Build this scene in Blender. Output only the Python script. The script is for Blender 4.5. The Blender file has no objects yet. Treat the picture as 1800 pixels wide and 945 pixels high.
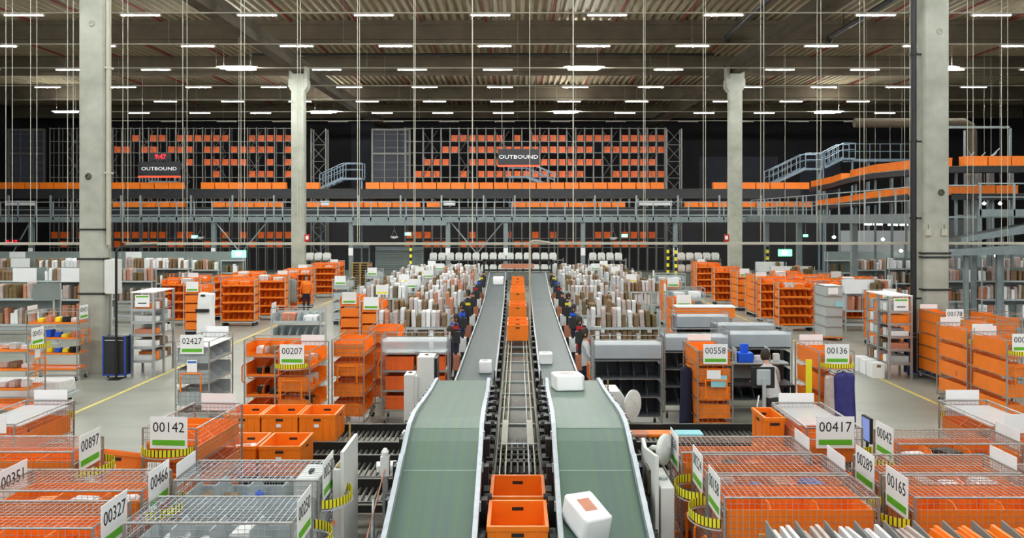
import bpy, bmesh, math, random
from mathutils import Vector, Matrix
random.seed(7)
R = math.radians
C = bpy.context.scene.collection
SC = bpy.context.scene

# ---------------------------------------------------------------- camera, world, exposure
F = 1488.0                      # focal length in pixels of the 1800 px wide frame
HC = 4.4                        # camera height
cam_d = bpy.data.cameras.new('camera'); cam = bpy.data.objects.new('camera', cam_d); C.objects.link(cam)
cam.location = (0, 0, HC); cam.rotation_euler = (R(90), 0, 0)
cam_d.sensor_width = 36; cam_d.sensor_fit = 'HORIZONTAL'; cam_d.lens = 36*F/1800
cam_d.shift_x = -10/1800; cam_d.shift_y = -87.5/1800
cam_d.clip_end = 300
SC.camera = cam
w = bpy.data.worlds.new('world'); SC.world = w; w.use_nodes = True
w.node_tree.nodes['Background'].inputs[0].default_value = (.93, .97, 1, 1)
w.node_tree.nodes['Background'].inputs[1].default_value = 0.60
SC.view_settings.view_transform = 'Standard'; SC.view_settings.look = 'None'
SC.view_settings.exposure = 0.80; SC.view_settings.gamma = 1; SC.view_settings.use_curve_mapping = False
LAMP = 150.0                    # radiance of the strip lights
SC.cycles.max_bounces = 6; SC.cycles.diffuse_bounces = 3; SC.cycles.glossy_bounces = 3
SC.cycles.transparent_max_bounces = 12; SC.cycles.transmission_bounces = 4
SC.cycles.caustics_reflective = False; SC.cycles.caustics_refractive = False
SC.cycles.sample_clamp_indirect = 4
SC.cycles.use_denoising = True
try: SC.cycles.use_light_tree = True
except Exception: pass

# ---------------------------------------------------------------- materials
def mat(name, col, rough=.6, metal=0., noise=0., nscale=8., bump=0., emit=0., alpha=1., trans=0., coat=0., col2=None, coords='Object'):
    m = bpy.data.materials.new(name); m.use_nodes = True
    nt = m.node_tree; b = nt.nodes['Principled BSDF']
    b.inputs['Base Color'].default_value = (*col, 1); b.inputs['Roughness'].default_value = rough
    b.inputs['Metallic'].default_value = metal
    b.inputs['Alpha'].default_value = alpha
    b.inputs['Transmission Weight'].default_value = trans
    b.inputs['Coat Weight'].default_value = coat
    if emit:
        b.inputs['Emission Color'].default_value = (*col, 1); b.inputs['Emission Strength'].default_value = emit
    if noise or bump or col2:
        tc = nt.nodes.new('ShaderNodeTexCoord'); n = nt.nodes.new('ShaderNodeTexNoise')
        n.inputs['Scale'].default_value = nscale; n.inputs['Detail'].default_value = 4
        nt.links.new(tc.outputs[coords], n.inputs['Vector'])
        r = nt.nodes.new('ShaderNodeValToRGB')
        c2 = col2 or tuple(max(0, c*(1-noise)) for c in col)
        r.color_ramp.elements[0].position = .3; r.color_ramp.elements[1].position = .7
        r.color_ramp.elements[0].color = (*c2, 1); r.color_ramp.elements[1].color = (*col, 1)
        nt.links.new(n.outputs['Fac'], r.inputs['Fac']); nt.links.new(r.outputs['Color'], b.inputs['Base Color'])
        if bump:
            bp = nt.nodes.new('ShaderNodeBump'); bp.inputs['Strength'].default_value = bump; bp.inputs['Distance'].default_value = .02
            nt.links.new(n.outputs['Fac'], bp.inputs['Height']); nt.links.new(bp.outputs['Normal'], b.inputs['Normal'])
    return m
M = {}
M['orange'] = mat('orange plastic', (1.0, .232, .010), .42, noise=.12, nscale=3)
M['orange_rack'] = mat('orange plastic shaded', (.84, .13, .010), .5, noise=.3, nscale=2)  # same orange, darkened to paint in the weaker light at the far racks
M['orange_tube'] = mat('orange enamel', (.94, .22, .01), .35)
M['cage'] = mat('zinc wire', (.46, .43, .40), .42, .55)
M['cage2'] = mat('zinc tube', (.42, .41, .39), .38, .6, noise=.2, nscale=20)
M['steel'] = mat('brushed steel', (.55, .56, .56), .35, .8, noise=.2, nscale=30)
M['alu'] = mat('aluminium guard', (.50, .55, .60), .4, .5, noise=.15, nscale=12)
M['black'] = mat('black steel', (.018, .018, .017), .45, .2, noise=.4, nscale=9)
M['rubber'] = mat('rubber', (.03, .03, .03), .8, noise=.3, nscale=12)
M['rod'] = mat('yellowed steel rod', (.55, .50, .33), .4, .4, noise=.3, nscale=6)
M['mach'] = mat('oily steel', (.13, .115, .085), .45, .5, noise=.6, nscale=14)
def belt_mat(name, c1, c2):
    m = mat(name, c1, .42); nt = m.node_tree; b = nt.nodes['Principled BSDF']
    tc = nt.nodes.new('ShaderNodeTexCoord'); mp = nt.nodes.new('ShaderNodeMapping'); n = nt.nodes.new('ShaderNodeTexNoise')
    mp.inputs['Scale'].default_value = (7, .12, .2); n.inputs['Scale'].default_value = 2; n.inputs['Detail'].default_value = 5
    nt.links.new(tc.outputs['Object'], mp.inputs['Vector']); nt.links.new(mp.outputs['Vector'], n.inputs['Vector'])
    r = nt.nodes.new('ShaderNodeValToRGB'); r.color_ramp.elements[0].position = .36; r.color_ramp.elements[1].position = .64
    r.color_ramp.elements[0].color = (*c2, 1); r.color_ramp.elements[1].color = (*c1, 1)
    nt.links.new(n.outputs['Fac'], r.inputs['Fac']); nt.links.new(r.outputs['Color'], b.inputs['Base Color']); return m
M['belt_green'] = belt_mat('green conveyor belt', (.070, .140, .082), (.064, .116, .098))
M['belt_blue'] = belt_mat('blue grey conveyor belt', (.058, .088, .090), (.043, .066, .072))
M['seam'] = mat('belt seam', (.27, .37, .31), .6, noise=.1)
M['white'] = mat('white enamel', (.72, .73, .70), .4, noise=.06, nscale=5)
M['card'] = mat('white card', (.90, .90, .91), .6, noise=.03, nscale=5)
M['ink'] = mat('black ink', (.012, .012, .012), .6, noise=.1)
M['green'] = mat('green label', (.12, .46, .02), .5, noise=.05)
M['blue'] = mat('blue label', (.02, .16, .60), .5, noise=.05)
M['lblue'] = mat('pale blue paper', (.30, .66, .74), .6, noise=.05)
M['yellow'] = mat('yellow tape', (.92, .80, .02), .5, noise=.06)
M['yfloor'] = mat('yellow floor paint', (.80, .66, .18), .6, noise=.25, nscale=6)
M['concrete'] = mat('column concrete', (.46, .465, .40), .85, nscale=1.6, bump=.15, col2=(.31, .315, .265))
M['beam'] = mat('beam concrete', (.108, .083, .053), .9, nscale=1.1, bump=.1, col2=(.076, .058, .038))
M['deck'] = mat('roof deck', (.36, .295, .19), .6, noise=.12, nscale=.7)
M['redpipe'] = mat('red sprinkler pipe', (.30, .012, .012), .5, noise=.2)
M['hang'] = mat('hanger wire', (.60, .58, .48), .5, .2, noise=.2)
M['rail'] = mat('beige trunking', (.50, .47, .38), .5, noise=.15, nscale=3)
M['lampbody'] = mat('lamp housing', (.55, .52, .48), .5, noise=.05)
M['lampglow'] = mat('lamp diffuser', (.96, 1, .965), .5, emit=LAMP)
M['darkwall'] = mat('dimmed wall panel', (.030, .026, .030), .8, noise=.3, nscale=.4)  # near-black: the dimness of the hall's far end is put into the colour
M['bluewall'] = mat('blue grey wall panel', (.060, .064, .085), .7, noise=.25, nscale=.5)
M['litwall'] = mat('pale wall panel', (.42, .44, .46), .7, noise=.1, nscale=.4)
M['mezz'] = mat('galvanised deck steel', (.25, .30, .31), .5, .35, noise=.2, nscale=3)
M['mezzrail'] = mat('galvanised rail', (.34, .39, .40), .5, .4, noise=.2, nscale=5)
M['stair'] = mat('blue grey stair steel', (.24, .31, .38), .5, .4, noise=.2, nscale=4)
M['rack'] = mat('rack steel', (.22, .215, .20), .5, .4, noise=.25, nscale=5)
M['panelgrey'] = mat('grey green panel', (.23, .265, .255), .6, noise=.12, nscale=2)
M['shelfgrey'] = mat('grey shelf plastic', (.47, .52, .53), .5, noise=.1, nscale=4)
M['divider'] = mat('grey divider card', (.24, .255, .25), .6, noise=.12, nscale=4)
M['dark'] = mat('dark panel', (.022, .022, .026), .5, noise=.3, nscale=4)
M['bluetube'] = mat('blue frame', (.02, .07, .36), .45, noise=.1)
M['brown'] = mat('brown card', (.27, .165, .085), .75, noise=.25, nscale=9)
M['brown2'] = mat('olive brown bag', (.20, .135, .055), .7, noise=.3, nscale=11)
M['roller'] = mat('worn roller steel', (.17, .165, .145), .4, .5, noise=.5, nscale=25)
M['smoke'] = mat('smoky grey plastic', (.075, .085, .095), .35, noise=.2)
M['film'] = mat('clear film panel', (.80, .87, .93), .35, alpha=.32, noise=.08, nscale=3)
M['clear2'] = mat('thin clear film', (.86, .88, .90), .5, alpha=.38, noise=.1, nscale=3)
M['lampoff'] = mat('unlit diffuser', (.30, .28, .25), .5)
M['pink'] = mat('pale pink plastic bag', (.58, .46, .42), .35, noise=.25, nscale=9)
M['wbag'] = mat('white plastic bag', (.74, .73, .74), .35, noise=.18, nscale=9)
M['salmon'] = mat('salmon bag', (.62, .24, .14), .45, noise=.2, nscale=9)
M['wood'] = mat('pallet wood', (.40, .27, .09), .8, noise=.3, nscale=10)
M['navy'] = mat('navy cloth', (.012, .016, .05), .9, noise=.3, nscale=14)
M['indigo'] = mat('indigo garment bag', (.035, .03, .21), .55, noise=.4, nscale=6, bump=.4)
M['wcloth'] = mat('pale cloth', (.55, .56, .58), .9, noise=.15, nscale=14)
M['redcloth'] = mat('red cloth', (.55, .02, .02), .9, noise=.2, nscale=14)
M['orangecloth'] = mat('orange hi vis cloth', (.95, .20, .01), .8, noise=.1, nscale=14)
M['skin'] = mat('skin', (.52, .30, .21), .55, noise=.08, nscale=20)
M['hair'] = mat('hair', (.035, .022, .014), .7, noise=.4, nscale=40)
M['shoe'] = mat('shoe', (.02, .02, .02), .6, noise=.2)
M['led'] = mat('red led', (1, .010, .02), .5, emit=2.2)
M['exitglow'] = mat('green exit light', (.10, 1, .42), .5, emit=3)
M['exitwhite'] = mat('white exit light', (.8, 1, .85), .5, emit=5)
M['screen'] = mat('screen glow', (.12, .16, .35), .3, emit=.8)
M['farlamp'] = mat('far lamp', (1, .97, .9), .5, emit=14)
M['bluebox'] = mat('bright blue box', (.005, .10, .75), .45, noise=.1)
M['clear'] = mat('clear film', (.84, .87, .90), .6, alpha=.62, noise=.12, nscale=3)
M['orangeline'] = mat('orange sign bar', (.95, .09, .03), .5, emit=.25)
M['whitetext'] = mat('white lettering', (.85, .85, .85), .5, emit=.25)

# concrete floor: polished, faint blotches and streaks
def floor_mat():
    m = bpy.data.materials.new('polished concrete floor'); m.use_nodes = True; nt = m.node_tree; b = nt.nodes['Principled BSDF']
    tc = nt.nodes.new('ShaderNodeTexCoord'); n = nt.nodes.new('ShaderNodeTexNoise'); n2 = nt.nodes.new('ShaderNodeTexNoise')
    mp = nt.nodes.new('ShaderNodeMapping'); mp.inputs['Scale'].default_value = (.25, 1.6, 1)
    nt.links.new(tc.outputs['Object'], mp.inputs['Vector']); nt.links.new(mp.outputs['Vector'], n.inputs['Vector'])
    nt.links.new(tc.outputs['Object'], n2.inputs['Vector'])
    n.inputs['Scale'].default_value = 1.1; n.inputs['Detail'].default_value = 6; n2.inputs['Scale'].default_value = .35
    mx = nt.nodes.new('ShaderNodeMix'); mx.data_type = 'FLOAT'; mx.inputs[0].default_value = .5
    nt.links.new(n.outputs['Fac'], mx.inputs[2]); nt.links.new(n2.outputs['Fac'], mx.inputs[3])
    r = nt.nodes.new('ShaderNodeValToRGB'); r.color_ramp.elements[0].position = .35; r.color_ramp.elements[1].position = .65
    r.color_ramp.elements[0].color = (.25, .257, .218, 1); r.color_ramp.elements[1].color = (.335, .342, .295, 1)
    nt.links.new(mx.outputs[0], r.inputs['Fac']); nt.links.new(r.outputs['Color'], b.inputs['Base Color'])
    b.inputs['Roughness'].default_value = .38
    return m
M['floor'] = floor_mat()

# ---------------------------------------------------------------- mesh helpers
class MB:
    def __init__(s): s.v = []; s.f = []; s.m = []; s.cur = 0
    def box(s, x0, x1, y0, y1, z0, z1):
        b = len(s.v)
        s.v += [(x0,y0,z0),(x1,y0,z0),(x1,y1,z0),(x0,y1,z0),(x0,y0,z1),(x1,y0,z1),(x1,y1,z1),(x0,y1,z1)]
        for q in ((0,3,2,1),(4,5,6,7),(0,1,5,4),(1,2,6,5),(2,3,7,6),(3,0,4,7)): s.f.append(tuple(b+i for i in q)); s.m.append(s.cur)
        return s
    def obox(s, c, size, rz=0, rx=0, ry=0):
        mt = Matrix.Translation(c) @ Matrix.Rotation(rz,4,'Z') @ Matrix.Rotation(ry,4,'Y') @ Matrix.Rotation(rx,4,'X')
        b = len(s.v); hx,hy,hz = (i/2 for i in size)
        for p in ((-hx,-hy,-hz),(hx,-hy,-hz),(hx,hy,-hz),(-hx,hy,-hz),(-hx,-hy,hz),(hx,-hy,hz),(hx,hy,hz),(-hx,hy,hz)):
            s.v.append(tuple(mt @ Vector(p)))
        for q in ((0,3,2,1),(4,5,6,7),(0,1,5,4),(1,2,6,5),(2,3,7,6),(3,0,4,7)): s.f.append(tuple(b+i for i in q)); s.m.append(s.cur)
        return s
    def tube(s, pts, r, n=6, closed=False, caps=True):
        pts = [Vector(p) for p in pts]; N = len(pts); b = len(s.v); prev = None
        for i, p in enumerate(pts):
            if closed: d = pts[(i+1) % N] - pts[i-1]
            else: d = pts[min(i+1, N-1)] - pts[max(i-1, 0)]
            d.normalize()
            if prev is None:
                u = d.orthogonal().normalized()
                if abs(d.z) > .9: u = Vector((1,0,0))
                elif abs(d.z) < .2: u = Vector((0,0,1))
            else: u = (prev - d*prev.dot(d)).normalized()
            prev = u; v = d.cross(u)
            rr = r[i] if isinstance(r, (list, tuple)) else r
            for k in range(n):
                a = 2*math.pi*(k+.5)/n
                s.v.append(tuple(p + u*(rr*math.cos(a)) + v*(rr*math.sin(a))))
        for i in range(N if closed else N-1):
            j = (i+1) % N
            for k in range(n):
                l = (k+1) % n
                s.f.append((b+i*n+k, b+i*n+l, b+j*n+l, b+j*n+k)); s.m.append(s.cur)
        if caps and not closed:
            s.f.append(tuple(b+k for k in reversed(range(n)))); s.m.append(s.cur)
            s.f.append(tuple(b+(N-1)*n+k for k in range(n))); s.m.append(s.cur)
        return s
    def bar(s, p, q, r, n=4, caps=True): return s.tube([p, q], r, n, caps=caps)
    def quad(s, a, b_, c, d):
        b = len(s.v); s.v += [tuple(a), tuple(b_), tuple(c), tuple(d)]; s.f.append((b,b+1,b+2,b+3)); s.m.append(s.cur); return s
    def lathe(s, prof, n=16, c=(0,0,0), axis='Z'):
        b = len(s.v); c = Vector(c)
        for (r, z) in prof:
            for k in range(n):
                a = 2*math.pi*k/n
                p = (r*math.cos(a), r*math.sin(a), z)
                if axis == 'Y': p = (p[0], p[2], p[1])
                if axis == 'X': p = (p[2], p[0], p[1])
                s.v.append(tuple(c+Vector(p)))
        for i in range(len(prof)-1):
            for k in range(n):
                l = (k+1) % n; s.f.append((b+i*n+k, b+i*n+l, b+(i+1)*n+l, b+(i+1)*n+k)); s.m.append(s.cur)
        s.f.append(tuple(b+k for k in range(n))); s.m.append(s.cur)
        s.f.append(tuple(b+(len(prof)-1)*n+k for k in range(n))); s.m.append(s.cur)
        return s
    def prism(s, poly, y0, y1, plane='XZ'):
        b = len(s.v); n = len(poly)
        for y in (y0, y1):
            for (a, c) in poly:
                s.v.append((a, y, c) if plane == 'XZ' else (y, a, c) if plane == 'YZ' else (a, c, y))
        for k in range(n):
            l = (k+1) % n; s.f.append((b+k, b+l, b+n+l, b+n+k)); s.m.append(s.cur)
        s.f.append(tuple(b+k for k in range(n))); s.m.append(s.cur)
        s.f.append(tuple(b+n+k for k in reversed(range(n)))); s.m.append(s.cur)
        return s
    def mesh(s, name, mats):
        me = bpy.data.meshes.new(name); me.from_pydata(s.v, [], s.f)
        mats = mats if isinstance(mats, (list, tuple)) else [mats]
        for m_ in mats: me.materials.append(M[m_] if isinstance(m_, str) else m_)
        if len(mats) > 1: me.polygons.foreach_set('material_index', s.m)
        bm = bmesh.new(); bm.from_mesh(me); bmesh.ops.recalc_face_normals(bm, faces=bm.faces); bm.to_mesh(me); bm.free()
        me.update(); return me
    def build(s, name, mats, parent=None, loc=None, bevel=0):
        o = bpy.data.objects.new(name, s.mesh(name, mats)); C.objects.link(o)
        if parent: o.parent = parent
        if loc: o.location = loc
        if bevel:
            b = o.modifiers.new('bevel', 'BEVEL'); b.width = bevel; b.segments = 2; b.limit_method = 'ANGLE'
        return o
def tag(o, label=None, cat=None, group=None, kind=None):
    if label: o['label'] = label
    if cat: o['category'] = cat
    if group: o['group'] = group
    if kind: o['kind'] = kind
    return o
def thing(name, label, cat, loc=(0,0,0), rz=0, group=None):
    o = bpy.data.objects.new(name, None); C.objects.link(o); o.location = loc; o.rotation_euler = (0,0,rz)
    o.empty_display_size = .1
    return tag(o, label, cat, group)
def copy_tree(o, loc=None, rz=None, label=None, group=None, parent=None, skip=()):
    c = o.copy(); C.objects.link(c)
    if parent is not None: c.parent = parent
    if loc is not None: c.location = loc
    if rz is not None: c.rotation_euler = (c.rotation_euler[0], c.rotation_euler[1], rz)
    if label: c['label'] = label
    if group: c['group'] = group
    for ch in list(o.children):
        if ch.name.split('.')[0] in skip: continue
        copy_tree(ch, parent=c, skip=skip)
    return c
def struct(o): return tag(o, kind='structure')
ORD = ('first second third fourth fifth sixth seventh eighth ninth tenth eleventh twelfth thirteenth fourteenth fifteenth sixteenth '
 'seventeenth eighteenth nineteenth twentieth').split()
def ordn(i):
    if i < 20: return ORD[i]
    t = (i+1)//10; u = (i+1) % 10
    tens = {2:'twent', 3:'thirt', 4:'fort', 5:'fift', 6:'sixt', 7:'sevent', 8:'eight'}[t]
    return tens+'ieth' if u == 0 else {2:'twenty', 3:'thirty', 4:'forty', 5:'fifty', 6:'sixty', 7:'seventy', 8:'eighty'}[t]+'-'+ORD[u-1]
def at(px, py, z):
    y = (HC-z)*F/(py-385.); return (px-910.)*y/F, y
def X_(px, y): return (px-910.)*y/F
def Z_(py, y): return HC-(py-385.)*y/F
TXT = {}
def text_mesh(s, size, m, depth=.002):
    k = (s, size, m)
    if k not in TXT:
        cu = bpy.data.curves.new('lettering', 'FONT'); cu.body = s; cu.size = size; cu.align_x = 'CENTER'; cu.align_y = 'CENTER'
        cu.extrude = depth; cu.resolution_u = 2
        o = bpy.data.objects.new('lettering', cu); C.objects.link(o)
        bpy.context.view_layer.update()
        me = bpy.data.meshes.new_from_object(o.evaluated_get(bpy.context.evaluated_depsgraph_get()))
        bpy.data.objects.remove(o); me.materials.clear(); me.materials.append(M[m]); TXT[k] = me
    return TXT[k]
FRONT = Matrix(((1,0,0),(0,0,-1),(0,1,0))).to_4x4()      # reads from -Y
LEFT = Matrix(((0,0,-1),(-1,0,0),(0,1,0))).to_4x4()      # reads from -X
def text(name, s, size, m, loc, parent=None, way=FRONT, depth=.002, squeeze=1.):
    o = bpy.data.objects.new(name, text_mesh(s, size, m, depth)); C.objects.link(o)
    if parent: o.parent = parent
    o.matrix_basis = Matrix.Translation(loc) @ way @ Matrix.Diagonal((squeeze,1,1,1))
    return o

# ================================================================ SETTING
YB = 84.
fl = MB(); fl.box(-47, 47, -8, YB+.5, -.3, 0); struct(fl.build('floor', 'floor'))
dk = MB(); prof = []
x = -46.5
while x < 46.5: prof += [(x,14.78),(x+.13,14.78),(x+.20,14.58),(x+.36,14.58)]; x += .43
b = 0
for (px_, pz) in prof:
    dk.v += [(px_, -8, pz), (px_, YB+.4, pz)]
for i in range(len(prof)-1): dk.f.append((2*i, 2*i+1, 2*i+3, 2*i+2)); dk.m.append(0)
dk.box(-47, 47, -8, YB+.4, 14.85, 15.0)
struct(dk.build('ceiling', 'deck'))
wb = MB(); wb.box(-47, 47, YB, YB+.3, 0, 14.9); struct(wb.build('wall_back', 'darkwall'))
for i, (a, b_, z0, z1, m_) in enumerate(((18, 21.8, 5.5, 10.6, 'bluewall'), (22, 25.8, 5.5, 10.6, 'bluewall'), (28, 32, 5.4, 10.6, 'bluewall'),
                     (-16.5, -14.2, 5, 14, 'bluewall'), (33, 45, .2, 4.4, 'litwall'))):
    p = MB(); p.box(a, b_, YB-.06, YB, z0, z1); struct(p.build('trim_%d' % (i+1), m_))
for nm, xa, xb in (('wall_right', 46, 46.3), ('wall_left', -46.3, -46)):
    p = MB(); p.box(xa, xb, -8, YB+.3, 0, 14.9); struct(p.build(nm, 'darkwall'))
for i, (x0, p0, p1, lab) in enumerate(((-10.06, 12., 60., 'a'), (10.0, 12., 62., 'b'))):
    o = MB().box(x0-.05, x0+.05, p0, p1, 0, .004).build('floor_line', 'yfloor')
    tag(o, 'long yellow line painted on the floor ' + ('past the aisle where the cart 02427 stands' if i == 0 else 'past the aisle where the cart 00136 stands'), 'floor line')
# windows: the two tall gridded frames by the racks
for i, (xa, xb, za, zb) in enumerate(((X_(14,72), X_(80,72), Z_(325,72), Z_(226,72)), (X_(653,72), X_(722,72), Z_(325,72), Z_(226,72)))):
    r = bpy.data.objects.new('window_%d' % (i+1), None); C.objects.link(r); r.location = ((xa+xb)/2, 72, za); struct(r)
    hw, h = (xb-xa)/2, zb-za; m_ = MB()
    m_.box(-hw,-hw+.16,-.1,.1,0,h).box(hw-.16,hw,-.1,.1,0,h).box(-hw+.16,hw-.16,-.1,.1,0,.16).box(-hw+.16,hw-.16,-.1,.1,h-.16,h).box(-hw+.16,hw-.16,-.1,.1,h*.54,h*.54+.16)
    m_.build('window_frame', 'rack', r)
    g = MB()
    for k in (1,2): g.box(-hw+k*2*hw/3-.04, -hw+k*2*hw/3+.04, -.05, .05, .16, h-.16)
    for k in (.13,.27,.4,.66,.78,.9): g.box(-hw+.16, hw-.16, -.03, .03, h*k, h*k+.03)
    g.build('muntin', 'rack', r)
    MB().box(-hw+.16,hw-.16,.06,.07,.16,h-.16).build('window_pane', 'bluewall', r)

# ---------------------------------------------------------------- roof beams and columns
def roof_cross(y, lab):
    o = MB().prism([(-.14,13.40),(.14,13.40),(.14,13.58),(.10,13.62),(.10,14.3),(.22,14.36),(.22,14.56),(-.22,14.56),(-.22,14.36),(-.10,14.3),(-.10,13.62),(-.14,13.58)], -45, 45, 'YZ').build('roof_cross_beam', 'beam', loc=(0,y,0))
    tag(o, lab, 'beam', 'concrete cross beams under the roof deck')
for i, y in enumerate((43.5, 53., 64.2, 75.5)):
    roof_cross(y, 'brown grey concrete roof beam running across the hall, %s from the camera' % ordn(i))
for s, lab in ((-1, 'beside the clock sign'), (1, 'beside the black downpipe')):
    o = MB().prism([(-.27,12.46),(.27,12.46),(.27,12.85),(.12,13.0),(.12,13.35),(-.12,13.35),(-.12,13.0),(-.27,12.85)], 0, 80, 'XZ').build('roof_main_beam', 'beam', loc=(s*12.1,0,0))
    tag(o, 'deep concrete main beam running into the hall on the columns ' + lab, 'beam')
def column(x, y, top, lab, corbel):
    r = thing('concrete_column', lab, 'column', (x,y,0))
    c = .05; h = .365
    d = .13
    sh = MB().prism([(-h+c,-h),(h-c,-h),(h,-h+c),(h,-.10),(h-.05,-.08),(h-.05,.04),(h,.06),(h,d-c),(h-c,d),(-h+c,d),(-h,d-c),(-h,-h+c)], 0, top, 'XY')
    sh.build('shaft', 'concrete', r)
    if corbel:
        MB().prism([(-.365,top-.95),(-.52,top-.7),(-.52,top-.3),(.52,top-.3),(.52,top-.7),(.365,top-.95)], -.37,.37,'XZ').build('column_head','concrete',r)
        for sx in (-1,1): MB().box(sx*.40-.09, sx*.40+.09, -.3, .3, top-.3, top+.4).build('bearing_cheek','concrete',r)
    return r
D1 = 24.5
CL = column(-12.16, D1, 12.4, 'near concrete column with a white box and pipe on its side', False)
CR = column(11.95, D1, 12.4, 'near concrete column with a black downpipe and two small boxes', False)
C3 = column(-12.1, 46.9, 12.4, 'distant concrete column beside the clock sign and steel stair', True)
C4 = column(12.0, 46.9, 12.4, 'distant concrete column in front of the orange cages by the right aisle', True)
# fittings
def strap(px0, px1, py, y, lab):
    z = Z_(py, y); xa, xb = X_(px0,y), X_(px1,y)
    o = MB().box(xa-.01, xb+.01, D1-.40, D1-.366, z-.02, z+.02).box(xb, xb+.03, D1-.40, D1+.38, z-.02, z+.02).box(xa-.03, xa, D1-.40, D1+.38, z-.02, z+.02).build('cable_strap', 'black')
    tag(o, lab, 'strap')
for (a, b_, cc, lab) in (((-12.525,-11.795,0),403,0,'highest thin black strap around the column with the white box'),
        ((-12.525,-11.795,0),455,0,'thin black strap level with the top of the white box on the column'),
        ((-12.525,-11.795,0),516,0,'thin black strap level with the bottom of the white box on the column'),
        ((11.585,12.315,0),445,0,'upper black strap around the column with two small boxes'),
        ((11.585,12.315,0),452,0,'middle black strap around the column with two small boxes'),
        ((11.585,12.315,0),509,0,'lowest black strap around the column with two small boxes')):
    z = Z_(b_, 24.1); x0, x1 = a[0], a[1]
    o = MB().box(x0-.02, x1+.02, D1-.395, D1-.367, z-.025, z+.025).box(x1+.0, x1+.03, D1-.395, D1-.1, z-.025, z+.025).box(x0-.03, x0, D1-.395, D1-.1, z-.025, z+.025).build('column_strap', 'black')
    tag(o, lab, 'strap')
o = MB().box(-11.79, -11.42, D1-.36, D1-.06, Z_(516,24.2), Z_(456,24.2)).build('distribution_box', 'white', bevel=.01)
tag(o, 'white steel distribution box on the side of the near column', 'electrical box')
p = MB().bar((-11.70, D1-.30, Z_(430,24.2)), (-11.70, D1-.30, 13.0), .06, 10).bar((-11.765, D1-.15, Z_(436,24.2)+0), (-11.765, D1-.15, 12.8), .02, 6)
for zz in (5.7, 8.7, 11.2): p.box(-11.79, -11.63, D1-.37, D1-.12, zz, zz+.05)
tag(p.build('white_riser_pipe', 'rail'), 'pale riser pipe fixed up the side of the near column', 'pipe')
p = MB().bar((11.36, D1-.2, 0), (11.36, D1-.2, 14.5), .085, 12)
for zz in (2.1, 4.4, 6.6, 9.1, 11.5): p.lathe([(.115,0),(.115,.06)], 12, (11.36, D1-.2, zz)); p.box(11.36, 11.6, D1-.22, D1-.18, zz, zz+.05)
tag(p.build('downpipe', 'black'), 'black downpipe strapped up the near right-hand column', 'pipe')
for px_, lab in ((1632,'pale junction box on the column, nearer the downpipe'), (1660,'pale junction box on the column, further from the downpipe')):
    xx = X_(px_, 24.1); zz = Z_(408, 24.1)
    r = thing('junction_box', lab, 'electrical box', (xx, D1-.365, zz), 0)
    MB().box(-.085,.085,-.06,0,-.1,.1).build('box_body','rail',r,bevel=.008); MB().bar((0,-.03,.1),(0,-.03,.22),.008,5).build('cable','black',r)
for (px_, py, lab) in ((155,310,'round eyelet high on the near left column face'),(1655,338,'round eyelet high on the near right column face'),(161,41,'round plugged hole near the top of the left column'),(1652,55,'round plugged hole near the top of the right column')):
    xx, zz = X_(px_,24.13), Z_(py,24.13)
    o = MB().lathe([(.10,0),(.085,-.03),(.05,-.035),(.045,-.01)], 16, (0,0,0), 'Y').build('column_plug','mach' if py>200 else 'concrete', loc=(xx, D1-.366, zz)); tag(o, lab, 'plug')
# roof pipes
k = 0
for i in range(-8, 10):
    xx = .2 + i*3.32 + (-1.8)
    if abs(abs(xx)-12.1) < .3: continue
    o = MB().bar((xx, 20, 14.50), (xx, 75, 14.50), .045, 6).build('sprinkler_pipe', 'redpipe')
    tag(o, 'dark red sprinkler pipe under the roof deck, %s from the left' % ordn(k), 'pipe', 'red sprinkler pipes along the roof'); k += 1
for xx, y1, lab in ((10.6, 42.8, 'black roof drain pipe nearer the main beam'), (15.8, 42.8, 'black roof drain pipe further out beyond the main beam')):
    p = MB().bar((xx, 24, 13.75), (xx, y1, 13.6), .13, 10).bar((xx, y1-.05, 13.6), (xx, y1+.12, 13.42), .16, 10)
    for yy in (26, 31, 36, 41): p.box(xx-.02, xx+.02, yy, yy+.04, 13.7, 14.55)
    tag(p.build('drain_pipe', 'black'), lab, 'pipe')
o = MB().bar((-15.5, 49.5, 14.02), (11.5, 49.5, 14.02), .09, 8).build('roof_pipe','black'); tag(o,'long black pipe running across under the roof between two beams','pipe')

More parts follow.
